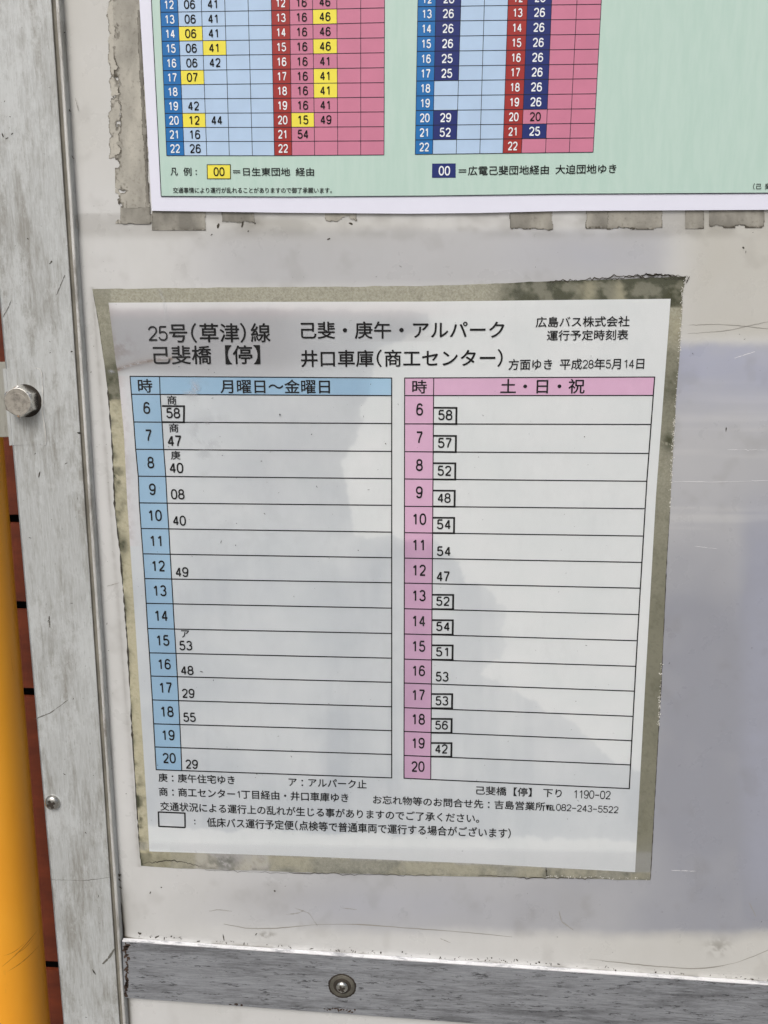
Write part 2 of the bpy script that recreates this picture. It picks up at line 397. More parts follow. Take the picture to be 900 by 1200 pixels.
link('grime_ring', mesh('grime_ring', v2, f), M_GRIME_SHADE, bolt)
rr0 = np.random.RandomState(12); M_WASH = flat('blackened_washer', lin(86, 83, 75), 0.6, var=0.5)
def pan_screw(name, pxy, z, r, mat, label):
    c = U(pxy[0], pxy[1], z)
    rp = [(r, 0), (r * 0.99, r * 0.18), (r * 0.9, r * 0.36), (r * 0.72, r * 0.5), (r * 0.5, r * 0.58), (r * 0.25, r * 0.62), (0.01, r * 0.63)]
    v, f = lathe(rp, c, 32); o = link(name, mesh(name, v, f), mat, board, True, label=label)
    a0 = R(25)
    for s in (0, 1):                                    # cross recess, dark
        a = a0 + s * math.pi / 2; w = r * 0.17; L = r * 0.55; dx, dy = math.cos(a), math.sin(a)
        cc = []
        for zz in (r * 0.3, r * (0.66 + 0.01 * s)):
            for p_, q_ in ((-L, -w), (L, -w), (L, w), (-L, w)): cc.append((c[0] + dx * p_ - dy * q_, c[1] + dy * p_ + dx * q_, c[2] + zz))
        link('cross_recess', box_mesh('cross_recess', cc), M_GRIME_SHADE, o)
    return o, c
s1, c1 = pan_screw('screw', (62, 940), PZ + 0.15, 6.1, M_SCREW, 'small dark domed cross-head screw on the post')
v, f = lathe([(6.8, 0), (6.6, 0.2), (5.5, 0.25)], c1, 32); link('grime_ring', mesh('grime_ring', v, f), M_POST, s1)
s2, c2 = pan_screw('screw', (401, 1156), RZ + 0.5, 5.0, M_SCREW_BRIGHT, 'shiny domed cross-head screw on the rail')
v, f = lathe([(10.2, -0.5), (9.7, -0.1), (7.4, 0.0), (7.0, -0.25), (5.4, -0.25)], c2, 40); link('washer', mesh('washer', v, f), M_WASH, s2)
v, f = lathe([(11.6, -0.6), (11.2, -0.38), (9, -0.3)], c2, 40); v[:, ::2] += rr0.randn(*v[:, ::2].shape) * 0.00025; link('grime_ring', mesh('grime_ring', v, f), M_GRIME_SHADE, s2)
link('grime_ring', (lambda vf: mesh('grime_ring', vf[0], vf[1]))(lathe([(7.1, -0.2), (6.5, 0.12), (5.0, 0.15)], c2, 40)), M_GRIME_SHADE, s2)

# ---- old tape residue: crumbly thin sheets, every edge cut ragged
def residue(x0, y0, x1, y1, tone=0.4, rag=6, ragl=1.0, ragb=1.0, seed=1, dens=0.42, dark_l=0.0, dark_r=0.0, dark_b=0.0, shear=0.0, z=0.35, label=None):
    nx, ny = int((x1 - x0) / 0.8) + 2, int((y1 - y0) / 0.8) + 2
    gx, gy = np.meshgrid(np.linspace(x0, x1, nx), np.linspace(y0, y1, ny)); X = gx + shear * (gy - y0)
    n1 = 0.55 * fbm(gx, gy, 8, seed=seed, octs=5) + 0.45 * fbm(gx, gy, 26, 40, seed=seed + 30, octs=3); n2 = fbm(gx, gy, 22, 45, seed=seed + 60)
    dl, dr, db, dt = gx - x0, x1 - gx, y1 - gy, gy - y0
    e = np.minimum(np.minimum(dl / ragl, dr), np.minimum(db / ragb, dt))
    inside = sstep(0, rag, e) - (n1 - 0.5) * 3.2 - dens + 0.25
    t = np.clip(tone + (n2 - 0.5) * 1.4, 0, 1)
    ed = sstep(0.35, 0.0, inside) * 0.8 * (fbm(gx, gy, 12, seed=seed + 90) > 0.45)
    ed = np.clip(ed + 0.8 * dark_l * (inside < 0.45) * (dl < 14) * (fbm(gx, gy, 6, 14, seed=seed + 5) > .55) + 0.3 * dark_l * np.exp(-dl / 3) * (n2 > .45) + dark_r * np.exp(-dr / 3) * (n1 > .4) + dark_b * np.exp(-db / 2) * (n1 > .42), 0, 1)
    keep = ((inside[:-1, :-1] + inside[1:, 1:]) / 2) > 0
    P = U(X, gy, z) + np.stack([0 * X, 0 * X, (n1 - .5) * 0.25], -1)
    link('tape_residue', grid_mesh('tape_residue', W(P), keep, dict(tone=t, edge=ed)), M_RES, board, label=label)
residue(132, -30, 172, 262, 0.42, 5, ragl=3.0, seed=3, dens=0.34, dark_l=0.6, dark_r=0.5, shear=0.012, label='long strip of tan tape residue down the side of the poster')
residue(124, -30, 141, 186, 0.0, 3, ragl=2.0, seed=9, dens=0.70, shear=0.01, z=0.2, label='pale strip of peeled tape residue')
residue(141, 243, 176, 262.5, 0.9, 2, seed=15, dens=0.12, dark_r=0.5, z=0.6, label='grey square end of the tape residue strip')
residue(159.5, 10, 165, 262, 0.7, 2, seed=19, dens=0.55, dark_r=0.9, shear=0.048, z=0.5)
for k, (a, b, c, d, tn, dn) in enumerate(((178, 244, 241, 270, 0.8, 0.15), (258, 244, 300, 264, 0.75, 0.75), (380, 246, 420, 262, 0.4, 0.85), (597, 244, 649, 271, 0.75, 0.45), (686, 242, 714, 268, 0.7, 0.35),
                                       (711, 242, 777, 269, 0.7, 0.18), (803, 240, 825, 268, 0.8, 0.3), (831, 240, 896, 267, 0.75, 0.15), (920, 240, 985, 266, 0.7, 0.2))):
    residue(a, b, c, d, tn, 3.5, ragb=2.0, seed=100 + k * 7, dens=dn, dark_b=0.9)
residue(160, 250, 180, 262, 0.9, 3, seed=77, dens=0.5)

# ---- hairlines and specks on the panel
def ribbon_mesh(name, lines, z):
    V, F = [], []
    for q_, (pl, w) in enumerate(lines):
        pl = np.array(pl, float); t = np.gradient(pl, axis=0); nn = np.stack([-t[:, 1], t[:, 0]], 1); nn /= np.linalg.norm(nn, axis=1)[:, None] + 1e-9
        ww = w / 2 * np.clip(0.25 + 1.5 * vnoise(np.linspace(0, len(pl) / 4, len(pl)), np.full(len(pl), q_ * 3.3), 77), 0.15, 1.3) * np.sin(np.linspace(.12, 3.02, len(pl))) ** .4
        a = U(pl[:, 0] + nn[:, 0] * ww, pl[:, 1] + nn[:, 1] * ww, z); b = U(pl[:, 0] - nn[:, 0] * ww, pl[:, 1] - nn[:, 1] * ww, z)
        s = len(V); V += list(a) + list(b); n = len(pl)
        F += [(s + i, s + i + 1, s + n + i + 1, s + n + i) for i in range(n - 1)]
    return mesh(name, W(np.array(V)), F)
def curve(pts, n=40, j=0.4, seed=0):
    pts = np.array(pts, float); d = np.r_[0, np.cumsum(np.hypot(*np.diff(pts, axis=0).T))]
    s = np.linspace(0, d[-1], n); x = np.interp(s, d, pts[:, 0]); y = np.interp(s, d, pts[:, 1])
    for _ in range(4):
        x[1:-1] = (x[:-2] + x[1:-1] + x[2:]) / 3; y[1:-1] = (y[:-2] + y[1:-1] + y[2:]) / 3
    rr = np.random.RandomState(seed); return np.stack([x + rr.randn(n) * j * .2, y + rr.randn(n) * j * .5], 1)
dark = [(curve([(262, 1083), (290, 1089), (330, 1088), (370, 1083), (420, 1083), (480, 1088), (530, 1091), (600, 1098)]), 1.0),
        (curve([(690, 1124), (760, 1132), (820, 1136), (860, 1130), (900, 1114), (960, 1080)]), 1.1),
        (curve([(345, 1064), (362, 1070), (372, 1085)]), 0.6), (curve([(655, 1068), (658, 1080), (672, 1090)]), 0.9),
        (curve([(808, 381), (840, 380), (870, 382), (905, 386)]), 0.8), (curve([(806, 391), (850, 388), (905, 376), (940, 370)]), 0.7),
        (curve([(88, 1000 - 885), (92, 130)]), 0.8), (curve([(89, 252), (91, 268)]), 1.2), (curve([(125, 687), (140, 683)]), 0.6),
        (curve([(245, 1068), (255, 1066), (272, 1068)]), 0.6), (curve([(335, 1072), (350, 1070), (356, 1067)]), 0.7), (curve([(400, 1064), (418, 1066)]), 0.6),
        (curve([(878, 1058), (886, 1074)]), 0.7), (curve([(516, 1100), (528, 1105)]), 0.6)]
link('scratch_marks', ribbon_mesh('scratch_marks', dark, 0.12), M_SCRATCH, board, kind='stuff')
rr = np.random.RandomState(8)
pale = [(curve([(800 + rr.rand() * 60, y), (840 + rr.rand() * 60, y + rr.randn() * 3)], seed=int(y)), 0.45) for y in (527, 640)]
pale += [(curve([(784, 564), (840, 565), (900, 563)]), 0.55), (curve([(860, 420), (885, 412)]), 0.6), (curve([(786, 1020), (816, 1021)]), 0.6), (curve([(193, 245), (197, 340), (196, 372)]), 1.2)]
gy_ = np.linspace(380, 1100, 60); gw = np.where(gy_ < 1000, 0.9, 0.9 + (gy_ - 1000) / 25.0) * (0.6 + 0.8 * np.random.RandomState(4).rand(60))
gx_ = 69.6 + 0.065 * gy_; a_ = U(gx_ - 1.0, gy_, -1.5); b_ = U(gx_ + gw, gy_, -1.5)
link('gap_shade', mesh('gap_shade', W(np.concatenate([a_, b_])), [(i, 60 + i, 61 + i, i + 1) for i in range(59)]), M_GRIME_SHADE, board, kind='stuff')  # dark strip laid in for the shade of the gap along the post
link('pale_scratches', ribbon_mesh('pale_scratches', pale[:-1], 0.14), M_SCRATCH_LIGHT, board, kind='stuff')
def specks(name, pts, z, mat, parent, seed=1, elong=1.0):
    V, F = [], []; rs = np.random.RandomState(seed)
    for x, y, r in pts:
        n = 7; a0 = rs.rand() * 6; s = len(V); asp = 1 + rs.rand() * 1.3 * elong; th = rs.rand() * 3
        for k in range(n):
            a = a0 + 6.283 * k / n; q_ = r * (0.6 + 0.7 * rs.rand()); u_, v_ = q_ * math.cos(a) * asp, q_ * math.sin(a) / asp
            V.append(U(x + u_ * math.cos(th) - v_ * math.sin(th), y + u_ * math.sin(th) + v_ * math.cos(th), z))
        F.append(tuple(range(s, s + n)))
    return link(name, mesh(name, W(np.array(V)), F), mat, parent, kind='stuff')
pts = [(73, 38, 2.2), (79, 128, 3.0), (85, 184, 1.2), (137, 1023 + 3, 3.2), (139, 1030, 2.2), (141, 1040, 1.5), (176, 1046, 1.0), (189, 1040, 0.8), (300, 1095, 1), (262, 1099, 1.8), (184, 1098, 1.6),
       (164, 1094, 1.4), (322, 1044, 1.2), (851, 503, 1.4), (871, 290, 1.6), (874, 295, .8), (256, 264, 2.5), (284, 263, 2.6), (299, 262, 1.0), (291, 271, .8), (385, 280, 1.3), (469, 312, .8), (411, 262, 1.6), (248, 275, 1.0)]
for _ in range(190):
    x = rr.rand() * 800 + 95; y = rr.rand() * 1200
    pts.append((x, y, 0.25 + 0.45 * rr.rand() ** 3))
for _ in range(120):
    x = 150 + rr.rand() * 750; y = 1098 + (x - 141) * 0.069 - abs(rr.randn()) * 2.2 - 1
    pts.append((x, y, 0.4 + 0.8 * rr.rand() ** 2))
for _ in range(70):
    pts.append((90 + rr.rand() * 45 + 0, 300 + rr.rand() * 780, 0.25 + 0.5 * rr.rand() ** 3))
specks('dirt_specks', pts, 0.16, M_SPECK, board)
rsp = [(rr.rand() * 110 - 10 + y_ * 0.06, y_, 0.3 + 0.8 * rr.rand() ** 4) for y_ in rr.rand(150) * 1200]
rsp += [(3, 158, 1.6), (8, 162, 1.2), (14, 157, 1), (57, 727, 1.0), (60, 307, 1.2), (84, 412, 1.2), (88, 508, 2.0), (92, 509, 1.5), (46, 556, 1.6), (76, 456, 1.3), (80, 459, 1.2)]
rsp = [p for p in rsp if (p[1] - 330) / 11.5 + 4 < p[0] < 60 + 0.065 * p[1] and abs(p[1] - 471) > 45]
rsp += [(9 + rr.rand() * 22, 432 + rr.rand() * 14, 0.4 + 0.7 * rr.rand()) for _ in range(16)] + [(43, 433, 1.4), (43, 438, .8), (48, 519, 1.6), (40, 474, 1.5), (42, 478, 1.2)]
link('plate_edge', ribbon_mesh('plate_edge', [(curve([(40, 431), (47, 431.5), (49.5, 440), (50, 460), (49, 480), (53, 505), (54.5, 521), (50, 523)], 60, .3, 3), 1.5)], PZ + 0.5), M_LIP, post, kind='stuff')
specks('post_specks', rsp, PZ + 0.25, M_SPECK, post, 5)
M_SCRATCH_POST = flat('metal_scratch', lin(104, 102, 96), 0.7)
scl = [(curve([(57.5, 722), (58.5, 736)]), 1.6), (curve([(40, 843), (60, 835), (80, 820)]), 1.0), (curve([(66, 346), (76, 322)]), 0.9), (curve([(120, 1130), (128, 1122), (134, 1112)]), 2.2),
       (curve([(3, 372), (10, 360), (13, 352)]), 0.8), (curve([(90, 507), (96, 508)]), 1.6), (curve([(60, 1031), (100, 1032), (130, 1028)]), 0.6), (curve([(108, 1136), (112, 1142)]), 1.4)]
link('post_scratches', ribbon_mesh('post_scratches', scl, PZ + 0.22), M_SCRATCH_POST, post, kind='stuff')
# rust smear at the rail's cut end, small black dabs along its lower edge
specks('rust_smear', [(147 + rr.rand() * 4 * (1 - abs(y_ - 1128) / 40), y_, 1.2 + rr.rand() * 1.8) for y_ in np.linspace(1106, 1166, 26)] + [(x_, 1183 + (x_ - 390) * .06 + rr.randn(), .8 + rr.rand()) for x_ in np.linspace(380, 416, 12)] + [(277, 1177, 2), (283, 1178, 1.6), (270, 1177, 1.2)],
       RZ + 0.12, flat('dark_rust', lin(70, 56, 48), 0.9, var=0.3), rail, 9, 0.5)
adopt(board)

# ------------------------------------------------------------------ printing kit
def arc(cx, cy, rx, ry, a0, a1, n=14, e=0.9):
    t = np.radians(np.linspace(a0, a1, n)); c, s_ = np.cos(t), np.sin(t)
    return np.stack([cx + rx * np.sign(c) * np.abs(c) ** e, cy + ry * np.sign(s_) * np.abs(s_) ** e], 1)
SIX = [np.concatenate([arc(.53, .74, .42, .26, 15, 172, 12), [(.03, .52), (.01, .34)]]), arc(.5, .3, .49, .3, 0, 360, 26)]
STROKES = {'0': [arc(.5, .5, .5, .5, 0, 360, 30, .84)], '1': [np.array([(.12, .78), (.34, .86), (.54, 1.0)]), np.array([(.55, 1.02), (.55, -.02)])],
           '2': [np.concatenate([arc(.5, .72, .47, .28, 172, -25, 14), [(.66, .38), (.3, .18), (.06, .02)]]), np.array([(.0, .01), (1, .01)])],
           '3': [arc(.48, .755, .44, .245, 160, -88, 15), arc(.49, .265, .5, .265, 88, -165, 17)],
           '4': [np.array([(.70, -.02), (.70, 1.0)]), np.array([(.66, .98), (.0, .27)]), np.array([(-.02, .27), (1.0, .27)])],
           '5': [np.array([(.92, 1), (.14, 1)]), np.concatenate([[(.14, 1.0), (.08, .53)], arc(.48, .31, .5, .31, 135, -165, 17)])],
           '6': SIX, '9': [1 - a for a in SIX], '7': [np.array([(.0, 1), (1, 1)]), np.array([(.97, .99), (.8, .78), (.55, .44), (.42, .2), (.38, -.02)])],
           '8': [arc(.5, .76, .42, .24, 0, 360, 22), arc(.5, .27, .5, .27, 0, 360, 24)], '-': [np.array([(.05, .45), (.98, .45)])]}
def stroke_glyph(ch, w=0.40, h=0.625, t=0.113):
    V, F = [], []
    for k, p in enumerate(STROKES[ch]):
        p = np.asarray(p, float) * (w, h) + (t / 2, t / 2 - (0.0 if ch != '-' else .0)); closed = np.allclose(p[0], p[-1])
        d = np.gradient(p, axis=0)
        if closed: d[0] = d[-1] = p[1] - p[-2]
        nn = np.stack([-d[:, 1], d[:, 0]], 1); nn /= np.linalg.norm(nn, axis=1)[:, None] + 1e-12
        a, b = p + nn * t / 2, p - nn * t / 2; n = len(V); m = len(p); z = np.full((m, 1), 0.014 * k)
        V += list(np.hstack([a, z])) + list(np.hstack([b, z])); F += [(n + i, n + m + i, n + m + i + 1, n + i + 1) for i in range(m - 1)]
    return np.array(V), F
_G = {}
def glyph(ch):
    if ch in STROKES:
        if ch not in _G: _G[ch] = stroke_glyph(ch)
        return _G[ch]
    if ch not in _G:
        c = bpy.data.curves.new('glyph', 'FONT'); c.body = ch; c.resolution_u = 3
        o = bpy.data.objects.new('glyph', c); COL.objects.link(o)
        bpy.context.view_layer.update()
        m = bpy.data.meshes.new_from_object(o.evaluated_get(bpy.context.evaluated_depsgraph_get()))
        V = np.array([(v.co.x, v.co.y, 0.0) for v in m.vertices]); F = [tuple(p.vertices) for p in m.polygons]
        bpy.data.objects.remove(o); bpy.data.curves.remove(c); bpy.data.meshes.remove(m)
        _G[ch] = (V, F)
    return _G[ch]
HALF = {'(': '（', ')': '）'}
def compose(s, cell=0.5):
    """glyphs set on full and half em cells, the way the printed forms are set"""
    V, F, x = [], [], 0.0
    for ch in s:
        if ch == ' ': x += 0.5; continue
        if ch == '\u3000': x += 1.0; continue
        v, f = stroke_glyph(ch, .44, .66, .062) if ch in STROKES and not s.isdigit() else glyph(HALF.get(ch, ch)); v = v.copy()
        if ch.isdigit() or ch == '-':
            mid = (v[:, 0].min() + v[:, 0].max()) / 2; v[:, 0] = (v[:, 0] - mid) * 0.88 + x + cell / 2; adv = cell
        elif ch == '(': v[:, 0] += x - 0.56; adv = 0.5
        elif ch == ')': v[:, 0] += x - 0.02; adv = 0.5
        elif ch == '℡':
            v[:, 0] = (v[:, 0] - v[:, 0].min()) * 1.35 + x + .05; v[:, 1] = (v[:, 1] - v[:, 1].min()) * 2.2; adv = 1.0
        elif ch == '：': v[:, 0] += x + 0.5 - (v[:, 0].min() + v[:, 0].max()) / 2; adv = 1.0
        else: v[:, 0] += x; adv = 1.0
        n = sum(len(a) for a in V); V.append(v); F += [tuple(i + n for i in g) for g in f]; x += adv
    return np.concatenate(V), F
class Ink:
    def __init__(s, z, bold=0.0): s.V, s.F, s.z, s.bold = [], [], z, bold
    def heavy(s, P, F, em):                             # a heavier stroke: the glyph pulled in four directions, each pass a hair above the last
        e = em * s.bold
        if not e: return s.add(P, F)
        for k, (dx, dy) in enumerate(((e, 0), (-e, 0), (0, e), (0, -e))): s.add(P + np.array([dx, dy, 0.012 * k]), F)
    def add(s, P, F):
        n = len(s.V); s.V += [tuple(p) for p in P]; s.F += [tuple(i + n for i in f) for f in F]
    def text(s, t, x0, x1, yt, yb, slope=0.0, cell=0.5):
        """ink box: left x0, right x1, top yt and bottom yb (at the left end), slope = fall over the whole width, all photo pixels"""
        V, F = compose(t, cell); Z = V[:, 2:]; V = V[:, :2]; a, b = V.min(0), V.max(0)
        o = U(x0, yb, s.z); ex = U(x1, yb + slope, s.z) - o
        xm = (x0 + x1) / 2; ey = U(xm, yt + slope / 2, s.z) - U(xm, yb + slope / 2, s.z); ey = np.array([0.0, ey[1], 0.0])
        q = (V - a) / (b - a); P = o + q[:, :1] * ex + q[:, 1:] * ey + Z * np.array([0, 0, 1.0]); s.heavy(P, F, ey[1]) if not t.isdigit() else s.add(P, F)
    def digits(s, t, cx, cy, cw, h, slope=0.0):
        """digits on fixed cells of cw pixels, centred on (cx, cy), h tall"""
        for k, ch in enumerate(t):
            v, f = glyph(ch); ctr = (v[:, 0].min() + v[:, 0].max()) / 2
            X = cx + (k - (len(t) - 1) / 2) * cw
            o = U(X, cy + h / 2 + slope * (X - cx), s.z); hh = U(X, cy - h / 2, s.z)[1] - U(X, cy + h / 2, s.z)[1]
            k1 = hh / 0.738; wpx = U(X + cw, cy, s.z)[0] - U(X, cy, s.z)[0]; kx = wpx * 0.84 / 0.478; ctr = 0.239 if ch != '1' else ctr + .02
            P = np.stack([o[0] + (v[:, 0] - ctr) * kx, o[1] + v[:, 1] * k1 + slope * 0, v[:, 2] + s.z], 1); s.add(P, f)
    def quad(s, c): s.add([U(x, y, s.z) for x, y in c], [(0, 1, 2, 3)])
    def line(s, pts, w):
        pl = np.array(pts, float); t = np.gradient(pl, axis=0); nn = np.stack([-t[:, 1], t[:, 0]], 1); nn /= np.linalg.norm(nn, axis=1)[:, None]
        a = U(pl[:, 0] + nn[:, 0] * w / 2, pl[:, 1] + nn[:, 1] * w / 2, s.z); b = U(pl[:, 0] - nn[:, 0] * w / 2, pl[:, 1] - nn[:, 1] * w / 2, s.z)
        n = len(pl); s.add(list(a) + list(b), [(i, i + 1, n + i + 1, n + i) for i in range(n - 1)])
    def build(s, name, mat, parent, label=None, kind=None):
        return link(name, mesh(name, W(np.array(s.V)), s.F), mat, parent, label=label, kind=kind)

# ------------------------------------------------------------------ laminated timetable
tt = thing('bus_timetable', 'laminated white bus timetable with pale blue and pink tables, taped below the green poster', 'timetable', tuple(W(U(450, 1025))))
def sheet_grid(L_, R__, T_, B_, step, z, jitter=0.0, seed=1):
    """edges as photo-pixel polylines -> grid of pixels"""
    nu = int((R__[0][0] - L_[0][0]) / step); nv = int((L_[-1][1] - L_[0][1]) / step)
    u = np.linspace(0, 1, nu)[None, :]; v = np.linspace(0, 1, nv)[:, None]
    L_, R__, T_, B_ = (np.array(a, float) for a in (L_, R__, T_, B_))
    yl = L_[0, 1] + (L_[-1, 1] - L_[0, 1]) * v; yr = R__[0, 1] + (R__[-1, 1] - R__[0, 1]) * v
    xl = np.interp(yl, L_[:, 1], L_[:, 0]); xr = np.interp(yr, R__[:, 1], R__[:, 0])
    xt = T_[0, 0] + (T_[-1, 0] - T_[0, 0]) * u; xb = B_[0, 0] + (B_[-1, 0] - B_[0, 0]) * u
    yt = np.interp(xt, T_[:, 0], T_[:, 1]); yb = np.interp(xb, B_[:, 0], B_[:, 1])
    if jitter:
        ed = lambda a, b, sd: (fbm(a, b, 26, seed=sd, octs=5) - 0.5) * 2 * jitter
        xl = xl + ed(yl, yl * 0, seed); xr = xr + ed(yr, yr * 0, seed + 1); yt = yt + ed(xt, xt * 0, seed + 2); yb = yb + ed(xb, xb * 0, seed + 3)
    X = xl + (xr - xl) * u; Yt = yt + (yb - yt) * v
    return X + 0 * Yt, Yt + 0 * X, u + 0 * v, v + 0 * u
OL = [(108.3, 338.3), (117, 386), (123.6, 435.7), (127, 462.7), (131.5, 523), (134.7, 598), (141, 649), (149.5, 755), (154.4, 851), (160, 940), (164.9, 1014.4)]
OR = [(803.5, 324), (800, 345), (797.7, 391), (793.2, 451), (788.7, 532), (786.3, 580), (781.8, 649), (775, 800), (770.5, 880), (762.2, 1031)]
OT = [(108.3, 338.5), (300, 337), (500, 335), (612, 331), (803.5, 324)]
OB = [(164.9, 1014.4), (227, 1018.5), (350, 1022), (550, 1027.5), (762.2, 1031.4)]
IL = [(127.2, 354.7), (136, 426.7), (138.5, 438), (145, 505.5), (149.2, 590), (159, 738), (171.8, 940), (175.1, 997.8)]
IR = [(786, 350.2), (768.8, 580), (756.2, 800), (744.2, 1022)]
IT = [(127.2, 354.7), (300, 353.8), (500, 353.4), (620, 352), (786, 350.2)]
IB = [(175.1, 997.8), (350, 1003.3), (550, 1011.5), (744.2, 1022)]
ZB, ZP, ZC, ZL, ZT, ZF = 0.35, 0.55, 0.65, 0.75, 0.85, 1.15
X, Y, u, v = sheet_grid(OL, OR, OT, OB, 1.6, ZB, 1.0, 51)
g1 = fbm(X, Y, 16, seed=71, octs=5); g2 = fbm(X, Y, 45, seed=73); g3 = fbm(X, Y, 5, seed=79)
ixl = np.interp(Y, [p[1] for p in IL], [p[0] for p in IL]); left = X < ixl + 3
oxl = np.interp(Y, [p[1] for p in OL], [p[0] for p in OL])
ixr = np.interp(Y, [p[1] for p in IR], [p[0] for p in IR]); right = X > ixr - 3
top = Y < 360; bot = (Y > 990) & ~left & ~right | (Y > 1018)
bot = Y > (996 + (X - 175) * 0.045)
olive = np.zeros_like(X); cream = np.zeros_like(X); mould = np.zeros_like(X); clear = np.zeros_like(X)
olive += left * (0.45 + 0.5 * gauss(X, Y, 130, 445, 40, 40)) * (Y < 470) * (0.6 + .6 * g2) + left * (Y > 1000) * 0.3
cream += left * (Y > 468) * (0.78 - 0.25 * g2) * (Y < 1000)
dl = X - oxl
mould += 0.12 * left * sstep(.5, .75, g3) * sstep(.48, .6, g2)
mould += 0.15 * right * sstep(.5, .8, g1) + 0.08 * bot * sstep(.5, .75, g3)
mould += 1.0 * left * (Y > 462) * np.exp(-np.clip(dl, 0, 99) / (2.2 + 7 * sstep(.52, .8, g2))) * sstep(0.38, 0.6, g1) * 0.95
mould += left * gauss(X, Y, 130, 445, 30, 26) * sstep(.35, .6, g1) * 0.7 + left * gauss(X, Y, 137, 555, 8, 12) * .5 * (g3 > .45) + left * gauss(X, Y, 145, 640, 5, 12) * .8
mould += left * sstep(850, 950, Y) * (1 - sstep(960, 1000, Y)) * np.exp(-np.clip(dl, 0, 99) / 6) * sstep(.4, .55, g1) * .6
tr = sstep(560, 640, X + 20 * (g2 - .5)) * top
olive += tr * 0.85 + top * 0.18
mould += tr * sstep(0.35, 0.6, g1) * (0.75 + 0.5 * np.exp(-(Y - 324) / 5.0)) * (1 - 0.9 * (np.exp(-((X - 690) / 13) ** 2) + np.exp(-((X - 725) / 9) ** 2)))
mould += tr * 0.9 * np.exp(-(Y - 324) / 5.0) * (.4 + g1) + 0.3 * tr * sstep(.5, .7, g2)
cream += tr * 0.4 * (np.exp(-((X - 690) / 11) ** 2) + np.exp(-((X - 728) / 9) ** 2))
olive += right * (0.55 + 0.35 * sstep(580, 700, Y) - 0.25 * (Y < 410) + 0.3 * (g2 - .5))
mould += right * (gauss(X, Y, 790, 450, 30, 45) * .45 * (0.5 + g1) + gauss(X, Y, 783, 518, 7, 9) * .9 * (g3 > .35) + 0.45 * np.exp(-np.abs(ixr + 18 - X + 4) / 2.0) * sstep(.45, .6, g1))
cream += right * (gauss(X, Y, 792, 385, 9, 20) * .35)
olive += bot * (0.45 + 0.4 * (g2 - .3)); cream += bot * 0.35 * sstep(0.45, .6, g2)
clear += bot * sstep(226, 232, X) * (1 - sstep(312, 318, X)) * 0.85
mould += bot * (sstep(.5, .8, g1) * 0.22 + 0.5 * gauss(X, Y, 262, 1012, 16, 7) * (g3 > .4) + .7 * gauss(X, Y, 641, 1026, 5, 8) + 0.35 * sstep(560, 760, X) * g1 + .3 * np.exp(-np.abs(1015 + (X - 165) * .028 - Y) / 2) * (g1 > .45))
mould = mould * (0.6 + 0.9 * g3) * (1 + 0.5 * tr) + (left | top | right | bot) * sstep(.60, .68, fbm(X, Y, 3.5, seed=88, octs=3)) * 0.16
Pl = U(X, Y, ZB)
mc = lambda a: np.clip(a, 0, 1)
link('laminate_sheet', grid_mesh('laminate_sheet', W(Pl), None, dict(olive=mc(olive), cream=mc(cream), mould=mc(mould), clear=mc(clear))), M_LAM, tt)

X, Y, u, v = sheet_grid(IL, IR, IT, IB, 1.6, ZP)
g1 = fbm(X, Y, 16, seed=171, octs=5); g2 = fbm(X, Y, 50, seed=173); g3 = fbm(X, Y, 6, seed=179)
PXm, PYm = X, Y; X, Y = np.meshgrid(np.arange(96., 800.), np.arange(340., 1035.)); g2p = g2; g2 = fbm(X, Y, 50, seed=173)
wx = X + (fbm(X, Y, 16, seed=181) - .5) * 14 + (fbm(X, Y, 5, seed=183) - .5) * 4; wy = Y + (fbm(X, Y, 16, seed=185) - .5) * 14
GREY_AREA = [(100, 366), (380, 362), (500, 366), (503, 385), (470, 398), (441, 405), (436, 440), (435, 465), (422, 480), (424, 497), (412, 523), (400, 540), (405, 560), (408, 590), (414, 605), (418, 627), (430, 631), (462, 628), (475, 634),
         (509, 631), (529, 649), (538, 660), (541, 682), (562, 687), (576, 691), (579, 706), (592, 712), (594, 728), (588, 740), (593, 756), (588, 772), (572, 776), (562, 788), (590, 800), (612, 812), (640, 832), (656, 840),
         (692, 864), (718, 892), (760, 905), (760, 985), (440, 978), (100, 965)]
mk = inpoly(wx, wy, GREY_AREA).astype(float)  # mask of the greyer area of the sheet
def blur(a, n):
    for _ in range(n):
        a = a.copy(); a[1:-1] = (a[:-2] + a[1:-1] * 2 + a[2:]) / 4; a[:, 1:-1] = (a[:, :-2] + a[:, 1:-1] * 2 + a[:, 2:]) / 4
    return a
soft, hard = blur(mk, 60), blur(mk, 2)
wedge = sstep(430, 520, X) * sstep(640, 700, Y)
hard = hard * (1 - 0.35 * wedge) + blur(hard, 8) * 0 
greyed = 0.24 * hard + 0.12 * soft * (1 - .3 * wedge) + 0.10 * hard * np.clip(soft * 2 - 1, 0, 1)
rim = hard * np.clip(1 - blur(mk, 12), 0, 1)
greyed += rim * 0.16
greyed += hard * (g2 - .5) * 0.55 + hard * 0.12 * sstep(600, 700, Y)
greyed += 0.12 * sstep(880, 930, Y) * (1 - sstep(978, 990, Y))
vst = fbm(X, Y, 22, 300, seed=191, octs=3); greyed += 0.14 * hard * sstep(.5, .7, vst) * sstep(620, 700, Y)
hard = blur(hard, 3); RAST = np.clip(greyed, 0, 1); RH = hard
def sample(a, x, y):
    x = np.clip(np.asarray(x, float) - 96, 0, a.shape[1] - 1.01); y = np.clip(np.asarray(y, float) - 340, 0, a.shape[0] - 1.01); xi = x.astype(int); yi = y.astype(int); fx = x - xi; fy = y - yi
    return (a[yi, xi] * (1 - fx) + a[yi, xi + 1] * fx) * (1 - fy) + (a[yi + 1, xi] * (1 - fx) + a[yi + 1, xi + 1] * fx) * fy
